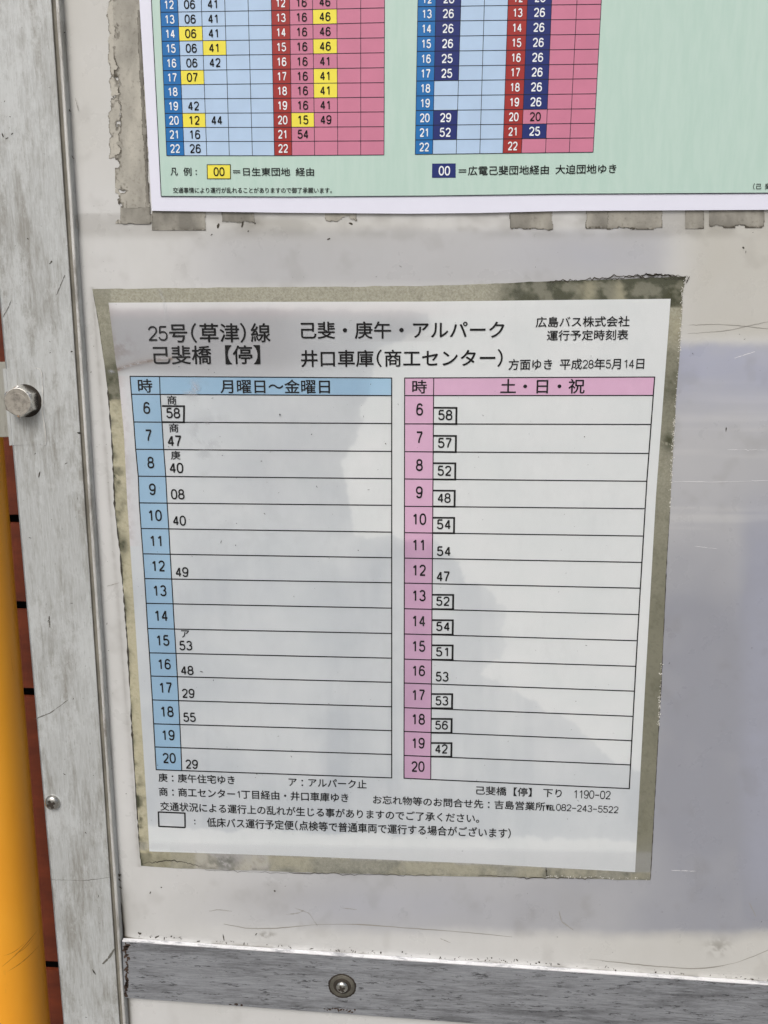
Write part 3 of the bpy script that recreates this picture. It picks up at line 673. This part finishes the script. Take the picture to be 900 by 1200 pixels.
X, Y, g2 = PXm, PYm, g2p; greyed = sample(RAST, X, Y); hard = sample(RH, X, Y)
deep_grey = 0.34 * sstep(352, 372, Y + (g2 - .5) * 16) * (1 - sstep(418, 452, Y + (g2 - .5) * 22)) * (1 - sstep(400, 500, X - (Y < 400) * 40 + (g2 - .5) * 60))
deep_grey += 0.32 * sstep(400, 300, X) * sstep(358, 366, Y) * (1 - sstep(425, 440, Y + (X - 130) * -0.1)) + 0.22 * gauss(X, Y, 480, 385, 26, 14)
deep_grey += 0.10 * hard * sstep(430, 470, Y) * (1 - sstep(520, 640, Y)) * sstep(200, 330, X)
crease = [(128, 436), (140, 432.5), (152, 428), (165, 425), (178, 422.5), (190, 421), (201, 420.5)]
dcr = polydist(X, Y, crease)
brown = 0.5 * np.exp(-dcr / 2.2) * (g1 > .35) + 0.12 * np.exp(-dcr / 8) + 0.25 * np.exp(-(X - ixl0) / 3.0) * (Y < 440) if False else 0.95 * np.exp(-dcr / 1.5) * sstep(.25, .45, g1) + 0.2 * np.exp(-dcr / 8)
lx = X - np.interp(Y, [p[1] for p in IL], [p[0] for p in IL])
brown += 0.35 * np.exp(-lx / 4) * (Y < 440) * g1 + 0.4 * np.exp(-lx / 5) * sstep(.5, .62, g3) * (Y > 440) * (Y < 640) * .6
brown += 0.35 * gauss(X, Y, 142, 410, 14, 14) * sstep(.45, .6, g3)
pink = 0.22 * sstep(352, 358, Y) * (1 - sstep(364, 378, Y)) * sstep(620, 420, X) + 0.35 * np.exp(-lx / 9) * (Y > 440) * (Y < 640)
link('paper', grid_mesh('paper', W(U(X, Y, ZP)), None, dict(greyed=mc(greyed), deep_grey=mc(deep_grey), brown=mc(brown), pink=mc(pink))), M_PAPER, tt)

# table geometry measured along the four ruled uprights
LY = [441, 462, 494.5, 526.5, 558, 589.3, 619.3, 649, 678, 707, 736.5, 765, 792.2, 820.2, 848.2, 875.3, 902]
LX = [152.3, 154, 156.7, 159, 162, 163.2, 165.3, 167.5, 169.5, 171.3, 173, 175, 176.7, 178.5, 180, 181.5, 183]
LD = [187, 187.6, 189.8, 191.8, 194.2, 195.8, 197.8, 199.4, 201.1, 202.8, 204.4, 206.2, 207.8, 209.3, 210.7, 212, 213]
MY = [443, 463.6, 496.3, 529, 560.9, 592.2, 623.6, 653.6, 682.9, 712.7, 742.4, 771.3, 799.6, 828.2, 856.2, 884.2, 911.6]
RY0 = [443, 463.6, 496.7, 529.3, 561.3, 593.3, 624.2, 654, 683.3, 713.3, 742.9, 772.4, 800.4, 829.3, 857.1, 885.3, 912]
RY1 = [441.8, 463.4, 497.4, 531.4, 564, 596.1, 628.2, 659.1, 689.3, 720.2, 750.9, 780.9, 810, 839.5, 868, 896.4, 924.2]
RX0 = [474.2 - 0.8 * i / 16 for i in range(17)]
RD = [508.3 - 3.6 * i / 16 for i in range(17)]
RX1 = list(np.interp(RY1, [441.8, 564, 689.3, 780.9, 896.4, 924.2], [767.2, 758, 750.4, 745.1, 738.9, 737.5]))
tl = lambda i, x: LY[i] + (MY[i] - LY[i]) * (x - LX[i]) / (459 - LX[i])
trr = lambda i, x: RY0[i] + (RY1[i] - RY0[i]) * (x - RX0[i]) / (RX1[i] - RX0[i])
class Band:
    def __init__(s): s.V, s.F, s.A = [], [], []
    def quad(s, c, n=5):
        c = np.array(c, float); m = max(2, int(abs(c[1, 0] - c[0, 0]) / 3)); i0 = len(s.V)
        for j in range(n + 1):
            l = c[0] + (c[3] - c[0]) * j / n; r = c[1] + (c[2] - c[1]) * j / n
            for i in range(m + 1): p = l + (r - l) * i / m; s.V.append(U(p[0], p[1], ZC)); s.A.append(float(sample(RAST, p[0], p[1])))
        s.F += [(i0 + j * (m + 1) + i, i0 + (j + 1) * (m + 1) + i, i0 + (j + 1) * (m + 1) + i + 1, i0 + j * (m + 1) + i + 1) for j in range(n) for i in range(m)]
    def build(s, name, mat, parent, label):
        me = mesh(name, W(np.array(s.V)), s.F); a = me.attributes.new('greyed', 'FLOAT', 'POINT'); a.data.foreach_set('value', np.array(s.A, np.float32)); return link(name, me, mat, parent, label=label)
blue, pinkb, lines, text = Band(), Band(), Ink(ZL), Ink(ZT, 0.014)
def stripquad(ink, xa, xb, ya, yb, i0, i1):
    for i in range(i0, i1):
        ink.quad([(xa[i], ya[i]), (xb[i], yb[i]), (xb[i + 1], yb[i + 1]), (xa[i + 1], ya[i + 1])])
ldy = [tl(i, LD[i]) for i in range(17)]; rdy = [trr(i, RD[i]) for i in range(17)]
stripquad(blue, LX, LD, LY, ldy, 0, 16); stripquad(blue, LD, [459] * 17, ldy, MY, 0, 1)
stripquad(pinkb, RX0, RD, RY0, rdy, 0, 16); stripquad(pinkb, RD, RX1, rdy, RY1, 0, 1)
for i in range(17):
    lines.line([(LX[i] - .5, LY[i]), (LD[i], ldy[i]), (459.5, MY[i])], 1.25); lines.line([(RX0[i] - .5, RY0[i]), (RD[i], rdy[i]), (RX1[i] + .5, RY1[i])], 1.25)
lines.line(list(zip(LX, LY)), 1.2); lines.line(list(zip(LD, ldy)), 1.1); lines.line([(459, y) for y in MY], 1.3)
lines.line(list(zip(RX0, RY0)), 1.2); lines.line(list(zip(RD, rdy)), 1.1); lines.line(list(zip(RX1, RY1)), 1.4)
def boxed(x0, x1, yt, yb, w=2.1):
    lines.line([(x0, yt), (x1, yt + .2)], w); lines.line([(x1 - w / 2, yt), (x1 - w / 2 - .3, yb)], w * 1.1); lines.line([(x0, yb - .3), (x1, yb)], w); 
boxed(189.9, 216.8, 475.8, 494.9)
for r, x1, yt, yb in ((6, 536, 477.8, 497), (7, 535.4, 510.7, 529.8), (8, 534.7, 542.8, 562), (9, 534, 574.9, 593.8), (10, 533.3, 606.7, 624.9), (13, 532.2, 697, 714), (14, 531.8, 726.7, 743.8), (15, 531.6, 756.2, 773.3), (17, 531, 813.3, 830.2), (18, 530.4, 842.4, 859), (19, 530.2, 870.7, 886.9)):
    boxed(RD[r - 5], x1, yt, yb)
for x0, y0, x1, y1 in ((185.6, 951.6, 216.4, 952.9), (216.6, 952.3, 216.9, 970), (216.9, 969.8, 186.2, 968.4), (186.2, 968.9, 185.6, 951)): lines.line([(x0, y0), (x1, y1)], 1.7)
for i in range(1, 16):
    h = str(i + 5); rh = LY[i + 1] - LY[i]
    sc = rh / 32.5
    text.digits(h, (LX[i] + LX[i + 1] + LD[i] + LD[i + 1]) / 4 + (1 if len(h) > 1 else 0), (LY[i] + LY[i + 1]) / 2 - 0.2, 9.1 * sc ** .6, 14.3 * sc ** .75)
    text.digits(h, (RX0[i] + RD[i]) / 2 + .3, (RY0[i] + RY0[i + 1]) / 2 - 0.3, 9.2 * sc ** .6, 14.7 * sc ** .75)
for t, x0, x1, yt, yb in (('58', 195, 211.4, 477.6, 490.2), ('47', 196.7, 213, 510, 522.6), ('40', 199, 215.2, 542, 554.5), ('08', 200.6, 216.5, 573, 585.3), ('40', 202.9, 218.2, 604, 616), ('49', 206, 221.1, 664.4, 676.2), ('53', 210.4, 225.6, 750.7, 762.2), ('48', 212.2, 227.1, 780, 791),
                          ('29', 213.6, 228.2, 807, 818), ('55', 215, 229.6, 834.9, 846), ('29', 217.8, 232.2, 890, 901),
                          ('58', 513.3, 530.2, 480, 492.4), ('57', 513, 529.3, 512.9, 525), ('52', 512.6, 528.8, 545.5, 557.7), ('48', 512.7, 528.2, 577.6, 589.3), ('54', 511.8, 527.8, 608.4, 620.4), ('54', 511.8, 527.8, 640, 651.6), ('47', 511.5, 527, 669.3, 681), ('52', 511, 526.7, 698.9, 710),
                          ('54', 510.9, 526.7, 728.4, 739.6), ('51', 510.7, 525, 758.2, 769.3), ('53', 510.4, 525.6, 787, 798.7), ('53', 510.2, 525.3, 815.6, 826.7), ('56', 509.8, 524.9, 844.4, 855), ('42', 509.8, 524.4, 872, 883)):
    text.text(t, x0, x1, yt, yb, 0.25)
for t, x0, x1, yt, yb, s in (('商', 196.3, 207, 463.6, 474, 0), ('商', 198.5, 209.3, 496.4, 506.6, 0), ('庚', 200.6, 211.4, 528.4, 538.5, 0), ('ア', 212.7, 221.8, 738.6, 747, 0.3),
        ('時', 162.3, 178.7, 444.2, 460, 0), ('月曜日～金曜日', 258.6, 386.6, 444.6, 460.7, 0.4), ('時', 483.2, 500, 445.6, 461, 0), ('土・日・祝', 586.4, 684.8, 444.4, 461.2, -.2),
        ('25号(草津)線', 174.7, 316.9, 379, 401.6, -.4), ('己斐橋【停】', 180.3, 305, 405.2, 427, -.5), ('己斐・庚午・アルパーク', 352.9, 590.5, 377.0, 397, -.6), ('井口車庫(商工センター)', 353.1, 588.7, 410, 430.2, -.6),
        ('広島バス株式会社', 627.9, 737.4, 371.4, 383.5, -1), ('運行予定時刻表', 640.9, 735.9, 387.2, 399.2, -1), ('方面ゆき 平成28年5月14日', 595.9, 754.5, 420.9, 433.6, -1.2),
        ('庚：庚午住宅ゆき', 186, 275.1, 906, 916, 3.2), ('ア：アルパーク止', 338.4, 429.6, 911.2, 920.9, 3), ('商：商工センター1丁目経由・井口車庫ゆき', 186.7, 408.2, 922.4, 932.7, 7.5),
        ('お忘れ物等のお問合せ先：吉島営業所℡082-243-5522', 437.3, 724.2, 931.9, 941.9, 12), ('交通状況による運行上の乱れが生じる事がありますのでご了承ください。', 188.2, 561.4, 939.4, 949.8, 14.7),
        ('：', 227.6, 229.2, 960.6, 966, 0), ('低床バス運行予定便(点検等で普通車両で運行する場合がございます)', 242.9, 598.3, 957.7, 969, 13.4), ('己斐橋【停】', 558, 622.8, 921, 931, 2.6), ('下り', 636.4, 658, 924.4, 933.8, .9), ('1190-02', 672.8, 715, 925.8, 935.4, 1.2)):
    text.text(t, x0, x1, yt, yb, s)
def band_mat(name, base_tone, grey_tone):  # second colour takes over where the sheet turns greyer
    k = NT(name, rough=0.55); c = k.mix(k.ramp(k.noise(45, detail=7, rough=0.7), 0.42, 0.75, 0, .35), base_tone, tuple(min(1, x + 0.10) for x in base_tone)); k.col(k.mix(k.math('MULTIPLY', k.attr('greyed'), 1.1), c, grey_tone)); return k.m
blue.build('blue_table_cells', band_mat('pale_blue_ink', lin(162, 197, 222), lin(136, 170, 198)), tt, 'pale blue header and hour column')
pinkb.build('pink_table_cells', band_mat('pale_pink_ink', lin(216, 174, 203), lin(168, 136, 166)), tt, 'pale pink header and hour column')
M_BLACK = flat('black_print', lin(13, 13, 15), 0.6, spec=0.2)
lines.build('ruled_lines', M_BLACK, tt, kind='stuff'); text.build('lettering', M_BLACK, tt, kind='stuff')

# clear film over everything, slightly wavy, cracked near its upper left corner
X, Y, u, v = sheet_grid(OL, OR, OT, OB, 2.4, ZF, 1.0, 51)
dcr = polydist(X, Y, crease); e = np.minimum(np.minimum(u, 1 - u), np.minimum(v, 1 - v)) * 300
zz = ZF + 0.5 * (fbm(X, Y, 120, seed=201, octs=3) - 0.5) + 0.35 * np.exp(-dcr / 3.5)
zz = np.where(e < 12, ZB + 0.12 + (zz - ZB - 0.12) * (e / 12), zz)
sc_ = 0.55 * np.exp(-dcr / 0.9) * (fbm(X, Y, 8, seed=205) > .42)
for a, b, r1, r2, s_ in ((225, 455, 12, 10, .5), (243, 510, 16, 18, .45), (238, 540, 5, 16, .22), (280, 620, 60, 30, .05), (262, 500, 25, 10, .12)):
    sc_ += s_ * gauss(X, Y, a, b, r1, r2) * sstep(.48, .66, fbm(X, Y, 14, seed=207, octs=6))
sc_ += 0.16 * sstep(984, 990, Y - (X - 175) * 0.02) * (Y < 996 + (X - 175) * .045) + 0.10 * sstep(978, 1010, Y) * (X > 200)
xr_ = np.interp(Y, [p[1] for p in OR], [p[0] for p in OR])
sc_ += 0.30 * np.exp(-polydist(X, Y, [(186, 338), (191, 350), (197, 376)]) / 0.9)
link('clear_film', grid_mesh('clear_film', W(U(X, Y, zz)), None, dict(scuff=mc(sc_))), M_FILM, tt, True)
gl_ = []
for _ in range(260):
    y_ = rr.choice([rr.uniform(326, 420), rr.uniform(326, 600), rr.uniform(490, 560), rr.uniform(770, 850)]); gl_.append((np.interp(y_, [p[1] for p in OR], [p[0] for p in OR]) - 0.6 + rr.randn() * 0.8, y_, 0.3 + 0.5 * rr.rand() ** 2))
for _ in range(50): x_ = rr.uniform(640, 760); gl_.append((x_, np.interp(x_, [p[0] for p in OB], [p[1] for p in OB]) - 2 + rr.randn() * .8, .3 + .3 * rr.rand()))
eg = np.linspace(345, 1008, 150); ex_ = np.interp(eg, [p[1] for p in OL], [p[0] for p in OL]); ew = np.clip(np.random.RandomState(6).randn(150) * .5 + 0.75 * (fbm(eg, eg * 0, 30, seed=9) > .45) + .15, 0.05, 3) * (0.35 + 0.8 * (eg > 460))
a_ = U(ex_ - ew * .7, eg, 0.42); b_ = U(ex_ + ew * .6, eg, 0.42)
link('edge_grime', mesh('edge_grime', W(np.concatenate([a_, b_])), [(i, 150 + i, 151 + i, i + 1) for i in range(149)]), M_SPECK, tt, kind='stuff')
eg = np.linspace(600, 1030, 110); ex_ = np.interp(eg, [p[1] for p in OR], [p[0] for p in OR]); ew = np.clip(np.random.RandomState(16).randn(110) * .3 + 0.55, 0.1, 1.2)
a_ = U(ex_ - ew * .5, eg, 0.46); b_ = U(ex_ + ew * .5, eg, 0.46)
link('edge_grime', mesh('edge_grime', W(np.concatenate([a_, b_])), [(i, 110 + i, 111 + i, i + 1) for i in range(109)]), M_SPECK, tt, kind='stuff')
link('edge_cracks', ribbon_mesh('edge_cracks', [(curve([(640, 330), (700, 326.5), (760, 322), (800, 323), (808, 325)], 60, 2.2, 3), 1.3), (curve([(705, 327), (750, 324.5), (790, 326), (806, 328)], 40, 2.0, 4), .9), (curve([(745, 323), (772, 321.5), (803, 325.5)], 30, 1.8, 6), 1.4), (curve([(808, 324), (804, 332)]), .8),
    (curve([(790, 1000), (770, 1030), (700, 1029)], 30, .5, 2), .01), (curve([(166, 1012), (200, 1008), (228, 1013), (236, 1016)], 40, 1.0, 7), .9), (curve([(240, 1019), (330, 1023), (520, 1026)], 60, 1.2, 8), .6), (curve([(640, 1016), (641, 1028)], 12, 1.5, 9), 2.0), (curve([(560, 1026), (640, 1029), (700, 1029)], 40, 1.6, 10), .8)], ZB + .35), M_SPECK, tt, kind='stuff')
specks('edge_glints', gl_, ZB + 0.45, flat('film_edge_glint', lin(232, 230, 222), 0.3), tt, 35, 0.8)  # pale specks imitate light glinting along the laminate edge
pts = [(rr.rand() * 560 + 165, rr.rand() * 620 + 370, 0.25 + 0.4 * rr.rand() ** 2.5) for _ in range(170)]
pts += [(a, b, c * .7) for a, b, c in [(310, 602, 1.2), (259, 635, 1.2), (276, 639, 1), (225, 652, .8), (250, 797, 1.0), (236, 787, 1.6), (426, 488, .9), (432, 574, 1.1), (371, 570, 1.4), (328, 486, 1.5), (301, 907, 1.1), (277, 560, .9), (365, 509, 1), (452, 520, 1)]]
specks('speckles', pts, ZF + 0.3, flat('grey_specks', lin(96, 98, 102), 0.7), tt, 33)
adopt(tt)

# ------------------------------------------------------------------ green poster (only its lower part is in the picture)
po = thing('timetable_poster', 'pale green bus timetable poster with white margin, blue, red and pink number tables', 'poster', tuple(W(U(540, 248, 1.5))))
Z0 = 2.0
TOPY, RIX = -330, 1250
nu, nv = 240, 90
uu = np.linspace(0, 1, nu)[None, :]; vv = np.linspace(0, 1, nv)[:, None]
def poster_pt(u_, v_):                                  # v 0 top .. 1 bottom
    xb = 178 + (RIX - 178) * u_; yb = np.interp(xb, [178, 340, 480, 560, 660, 900, 1250], [247, 249.3, 250.4, 249.6, 247.2, 245.8, 244])
    yt = TOPY + 0 * xb; y = yt + (yb - yt) * v_
    xl_ = 178 - (247 - y) * 0.060; x = xl_ + (RIX - xl_ + (247 - y) * 0.12) * u_
    return x, y
X, Y = poster_pt(uu, vv)
zz = Z0 - 0.5 + 0.35 * (fbm(X + 0 * Y, Y + 0 * X, 150, seed=301, octs=2) - .5) * 0
M_PW = flat('poster_white', lin(228, 229, 243), 0.4, var=0.012)
me = grid_mesh('paper', W(U(X, Y, Z0 - 0.35)))
bk = link('paper', me, M_PW, po)
sol = bk.modifiers.new('thickness', 'SOLIDIFY'); sol.thickness = 0.0006; sol.offset = -1
# a slight lip: back edge touches the board by four tape tabs hidden behind the sheet
GZ, GC, GL, GT = Z0, Z0 + .1, Z0 + .2, Z0 + .3
green = Ink(GZ); xs_ = [188.8, 340, 500, 660, 900, 1238]; ys_ = [230, 230.7, 229.6, 227.4, 226.2, 224.5]
gl = lambda y: 188.8 - (230 - y) * 0.05
for a in range(5):
    xa, xb = xs_[a], xs_[a + 1]; sh = lambda x: (gl(TOPY + 12) if x == 188.8 else x)
    green.quad([(sh(xa), TOPY + 12), (sh(xb), TOPY + 12), (xb, ys_[a + 1]), (xa, ys_[a])])
M_GREEN = NT('poster_green', rough=0.42)
M_GREEN.col(M_GREEN.mix(M_GREEN.ramp(M_GREEN.noise(260, (1, 1, 0.15), 4), 0.3, 0.7), lin(183, 210, 199), lin(190, 214, 204))); M_GREEN = M_GREEN.m
green.build('green_field', M_GREEN, po)
T1L = [14.3, 31.2, 48.3, 65.6, 82.7, 99.4, 115.9, 132.8, 149.4, 165.9, 182.4]; T1M = [12.3, 29.7, 46.6, 63.9, 81.2, 98.1, 115.2, 132.3, 149.2, 165.7, 182.4]; T1R = [9.1, 26.4, 44.2, 61.7, 79.3, 96.8, 113.9, 131, 148.4, 165, 181.5]
T2L = [7.8, 24.9, 42.7, 60.2, 77.8, 94.9, 112.4, 129.5, 146.9, 164, 180.9]; T2R = [5, 22.4, 40.1, 57.6, 75, 92.1, 109.8, 127.3, 144.4, 161.5, 178.3]
NEX = 7                                                 # rows continuing above the frame
def ext(a): return [a[0] - 17.35 * (NEX - k) for k in range(NEX)] + a
T1L, T1M, T1R, T2L, T2R = map(ext, (T1L, T1M, T1R, T2L, T2R))
def y1(i, x): return float(np.interp(x, [190, 317, 450], [T1L[i], T1M[i], T1R[i]]))
def y2(i, x): return float(T2L[i] + (T2R[i] - T2L[i]) * (x - 488) / 212)
def colx(x0, x1, ye):                                   # upright through (x0, 0) and (x1, ye)
    return lambda y: x0 + (x1 - x0) * y / ye
C1 = [colx(a, b, 182.4) for a, b in ((187.5, 195.3), (208, 215.9), (235.8, 242.3), (263.3, 268.7), (290.6, 295.8), (317.7, 321.6), (339.4, 342.1), (366.3, 368.7), (394.7, 395.8), (422.7, 422.7), (450.7, 450))]
C2 = [colx(a, b, 180) for a, b in ((489.7, 486.5), (510.8, 507), (540.2, 534.6), (567.7, 562.3), (595.4, 589.2), (618.2, 611), (646.6, 639.2), (676.2, 667), (704.8, 695))]
NR = len(T1L)
names = ['blue', 'lblue', 'red', 'pink', 'yellow', 'navy']
HL = []
plines, pblack, pwhite = Ink(GL), Ink(GT, 0.012), Ink(GT, 0.016)
def cell(cols, yf, c, r, d=0.0):
    xa, xb = cols[c], cols[c + 1]; ym = yf(r, 300 if cols is C1 else 600)
    xl0, xr0 = xa(yf(r, xa(ym))), xb(yf(r, xb(ym))); xl1, xr1 = xa(yf(r + 1, xa(ym))), xb(yf(r + 1, xb(ym)))
    return [(xl0, yf(r, xl0)), (xr0, yf(r, xr0)), (xr1, yf(r + 1, xr1)), (xl1, yf(r + 1, xl1))]
def digits_in(ink, q_, t, h=10.8, cw=6.9):
    cx = sum(p[0] for p in q_) / 4; cy = sum(p[1] for p in q_) / 4; ink.digits(t, cx, cy, cw, h)
D1 = {12: ['06', '41'], 13: ['06', '41'], 14: ['Y06', '41'], 15: ['06', 'Y41'], 16: ['06', '42'], 17: ['Y07'], 18: [], 19: ['42'], 20: ['Y12', '44'], 21: ['16'], 22: ['26']}
D2 = {12: ['16', '46'], 13: ['16', 'Y46'], 14: ['16', '46'], 15: ['16', 'Y46'], 16: ['16', '41'], 17: ['16', 'Y41'], 18: ['16', 'Y41'], 19: ['16', '41'], 20: ['Y15', '49'], 21: ['54'], 22: []}
D3 = {h: ['N26'] for h in (12, 13, 14, 15)}; D3.update({16: ['N25'], 17: ['N25'], 18: [], 19: [], 20: ['N29'], 21: ['N52'], 22: []})
D4 = {h: ['N26'] for h in range(12, 20)}; D4.update({20: ['20'], 21: ['N25'], 22: []})
def table(cols, yf, c0, n, hourcol, cellcol, data):
    hc, body = Ink(GC), Ink(GC)
    for r in range(NR - 1):
        hour = 13 + r - NEX; q_ = cell(cols, yf, c0, r); hc.quad(q_)
        if hour >= 12: digits_in(pwhite, q_, str(hour), 10.4, 6.0)
        vals = data.get(hour, [])
        for k in range(n):
            q_ = cell(cols, yf, c0 + 1 + k, r); v_ = vals[k] if k < len(vals) else ''
            body.quad(q_)
            if v_[:1] in ('Y', 'N'): HL.append((v_[0], q_))
            if v_: digits_in(pwhite if v_[0] == 'N' else pblack, q_, v_.strip('YN'))
    hc.build('hour_column', PM[hourcol], po, {'blue': 'bright blue hour column', 'red': 'dark red hour column'}[hourcol])
    body.build('minute_cells', PM[cellcol], po, {'lblue': 'pale blue minute table', 'pink': 'pink minute table'}[cellcol])
cols_ = dict(blue=lin(8, 108, 178), lblue=lin(180, 205, 233), red=lin(160, 38, 34), pink=lin(203, 124, 151), yellow=lin(240, 226, 74), navy=lin(14, 34, 108))
PM = {n: flat('poster_' + n, cols_[n], 0.42, var=0.04) for n in names}
table(C1, y1, 0, 4, 'blue', 'lblue', D1); table(C1, y1, 5, 4, 'red', 'pink', D2)
table(C2, y2, 0, 3, 'blue', 'lblue', D3); table(C2, y2, 4, 3, 'red', 'pink', D4)
for cols, yf, tot in ((C1, y1, 10), (C2, y2, 8)):
    for r in range(NR):
        ym = yf(r, 300 if tot == 10 else 600); plines.line([(c(ym), yf(r, c(ym))) for c in cols], 0.8)
    for c in cols:
        plines.line([(c(yf(r, c(yf(r, 300)))), yf(r, c(yf(r, 300)))) for r in range(NR)], 0.65)
for a in range(5): plines.line([(xs_[a], ys_[a]), (xs_[a + 1], ys_[a + 1])], 0.9)
plines.line([(gl(TOPY + 12), TOPY + 12), (188.8, 230)], 0.8)
HL.append(('Y', [(243, 193.2), (270, 193.2), (270, 209.3), (243.2, 209.3)]))
for a, b in (((242.7, 193), (270.3, 193)), ((270, 193), (270.1, 209.6)), ((270.3, 209.5), (242.9, 209.5)), ((243, 209.6), (242.7, 192.8))): plines.line([a, b], 0.9)
HL.append(('N', [(506.4, 191.7), (534, 191.4), (534, 208.2), (506.2, 208.4)]))
for c_, q_ in HL:
    h_ = Ink(GC + .05); h_.quad(q_); h_.build('highlighted_cell', PM['yellow' if c_ == 'Y' else 'navy'], po)
pblack.digits('00', 256.7, 201.2, 6.8, 10.6); pwhite.digits('00', 520.5, 200.1, 7.0, 11.2)
for t, x0, x1, yt, yb, s in (('凡', 200, 208.3, 196.6, 205.6, 0), ('例', 215.2, 224.5, 196.4, 205.8, 0), ('：', 229.2, 230.8, 199.2, 204.6, 0), ('＝日生東団地 経由', 273.3, 368, 196.4, 205.9, .2), ('交通事情により運行が乱れることがありますので御了承願います。', 202.9, 388.9, 219.6, 226.2, .2),
                             ('＝広電己斐団地経由 大迫団地ゆき', 537.6, 722, 195, 205.6, -2.8), ('(己 斐', 882.3, 903, 215.0, 221.8, -.2)):
    pblack.text(t, x0, x1, yt, yb, s)
plines.build('ruled_lines', flat('poster_line', lin(30, 36, 50), 0.5, spec=0.2), po, kind='stuff')
pblack.build('black_lettering', flat('poster_black', lin(12, 12, 14), 0.5, spec=0.2), po, kind='stuff')
pwhite.build('white_lettering', flat('poster_white_ink', lin(236, 240, 244), 0.5), po, kind='stuff')
adopt(po)

# ------------------------------------------------------------------ what stands behind the post: a yellow pole and brown boards
pz = -58.0
PR = 30.0
e0, e1 = U(5, 600, pz), U(54, 1200, pz)                 # its right-hand outline
k_ = (e1 - e0) / (e1[1] - e0[1])
pole = thing('yellow_pole', 'thick glossy orange-yellow painted pole standing behind the aluminium post', 'pole', tuple(W((e0[0] - PR, -1480, pz))))
V, F = [], []; n = 64; hs = np.linspace(-1480, 500, 60)
for i, y in enumerate(hs):
    cx = e0[0] + k_[0] * (y - e0[1]) - PR * 1.0
    for k in range(n):
        a = 2 * math.pi * k / n; V.append((cx + PR * math.cos(a), y, pz + PR * math.sin(a)))
F = [(i * n + k, i * n + (k + 1) % n, (i + 1) * n + (k + 1) % n, (i + 1) * n + k) for i in range(len(hs) - 1) for k in range(n)] + [tuple(range(n)), tuple((len(hs) - 1) * n + k for k in range(n))]
k = NT('orange_yellow_paint', rough=0.32, spec=0.5)
c = k.mix(k.ramp(k.noise(12, (1, 1, .4), 5), 0.35, 0.7), lin(250, 174, 48), lin(243, 162, 38)); c = k.mix(k.ramp(k.noise(60, (1, 1, .25), 8, .75, 3.), .62, .75, 0, .3), c, lin(150, 96, 30)); k.col(c)
link('pole_tube', mesh('pole_tube', W(np.array(V)), F), k.m, pole, True)
def on_pole(px_, py_):                                  # where the sight line through a photo pixel meets the tube
    d = np.array([(px_ - 450) / FPX, (600 - py_) / FPX, -1.0]) @ RM; best = None
    cx = e0[0] + k_[0] * (U(px_, py_, pz)[1] - e0[1]) - PR; a_ = d[0] ** 2 + d[2] ** 2; b_ = 2 * (d[0] * (EYE[0] - cx) + d[2] * (EYE[2] - pz)); c_ = (EYE[0] - cx) ** 2 + (EYE[2] - pz) ** 2 - (PR + .25) ** 2
    return EYE + d * ((-b_ - math.sqrt(max(0, b_ * b_ - 4 * a_ * c_))) / (2 * a_))
V, F = [], []
for (x0_, y0_, x1_, y1_, w_) in ((2, 1133, 44, 1090, .8), (8, 1139, 46, 1108, .6), (18, 1118, 40, 1098, .5), (4, 1120, 30, 1104, .4), (12, 760, 16, 790, .7)):
    n0 = len(V); m_ = 14
    for t_ in np.linspace(0, 1, m_):
        x_ = x0_ + (x1_ - x0_) * t_; y_ = y0_ + (y1_ - y0_) * t_ + 3 * math.sin(t_ * 3.1); ww = w_ * math.sin(.1 + t_ * 2.95) * (.6 + .6 * rr.rand())
        V += [on_pole(x_, y_ - ww), on_pole(x_, y_ + ww)]
    F += [(n0 + 2 * i, n0 + 2 * i + 1, n0 + 2 * i + 3, n0 + 2 * i + 2) for i in range(m_ - 1)]
link('scuff_marks', mesh('scuff_marks', W(np.array(V)), F), flat('pole_scuff', lin(196, 126, 34), 0.6), pole, kind='stuff')
adopt(pole)

wall = thing('board_wall', 'reddish brown horizontal board wall with dark gaps behind the yellow pole', 'wall', tuple(W((-200, -1480, -150))))
bz = -150.0
def brown_mat():
    k = NT('red_brown_board', rough=0.6)
    k.col(k.mix(k.ramp(k.noise(40, (.3, 1, 1), 7, .7), .3, .7), lin(126, 57, 28), lin(96, 41, 21))); k.bump(k.noise(300, (.15, 1, 1), 5), .2, .0005); return k.m
M_BROWN = brown_mat()
gapy = [-560, -240, 60, 250, 425, 512 - 1, 603, 704, 806, 1126, 1440, 1750]
gapy = [340, 603.5, 705, 806.5, 1125]
ys_m = [(float(U(30, y, bz)[1]), float(U(30, y + 9.5, bz)[1])) for y in gapy]
edges = [600.0] + [v_ for p in ys_m for v_ in p] + []
spans = []; topv = edges[0]
for g0, g1 in ys_m: spans.append((topv, g0)); topv = g1
low = topv
while low > -1450: spans.append((low, low - 190)); low -= 196
for t_, b_ in spans:
    cc = [(-620, b_, bz), (-95, b_, bz), (-95, b_, bz - 4), (-620, b_, bz - 4), (-620, t_, bz), (-95, t_, bz), (-95, t_, bz - 4), (-620, t_, bz - 4)]
    link('plank', box_mesh('plank', cc, 0.5), M_BROWN, wall)
cc = [(-640, -1490, bz - 45), (-80, -1490, bz - 45), (-80, -1490, bz - 55), (-640, -1490, bz - 55), (-640, 600, bz - 45), (-80, 600, bz - 45), (-80, 600, bz - 55), (-640, 600, bz - 55)]
link('backing', box_mesh('backing', cc), flat('dark_backing', lin(14, 12, 11), 0.9), wall)
adopt(wall)

# pavement the board stands on
k = NT('grey_pavement', rough=0.85)
c = k.mix(k.ramp(k.noise(3, detail=10, rough=.7), .3, .7), lin(138, 136, 131), lin(118, 116, 112)); k.col(c)
S = 30.0
link('pavement', mesh('pavement', [(-S, -S, 0), (S, -S, 0), (S, S, 0), (-S, S, 0)], [(0, 1, 2, 3)]), k.m, None, kind='structure')
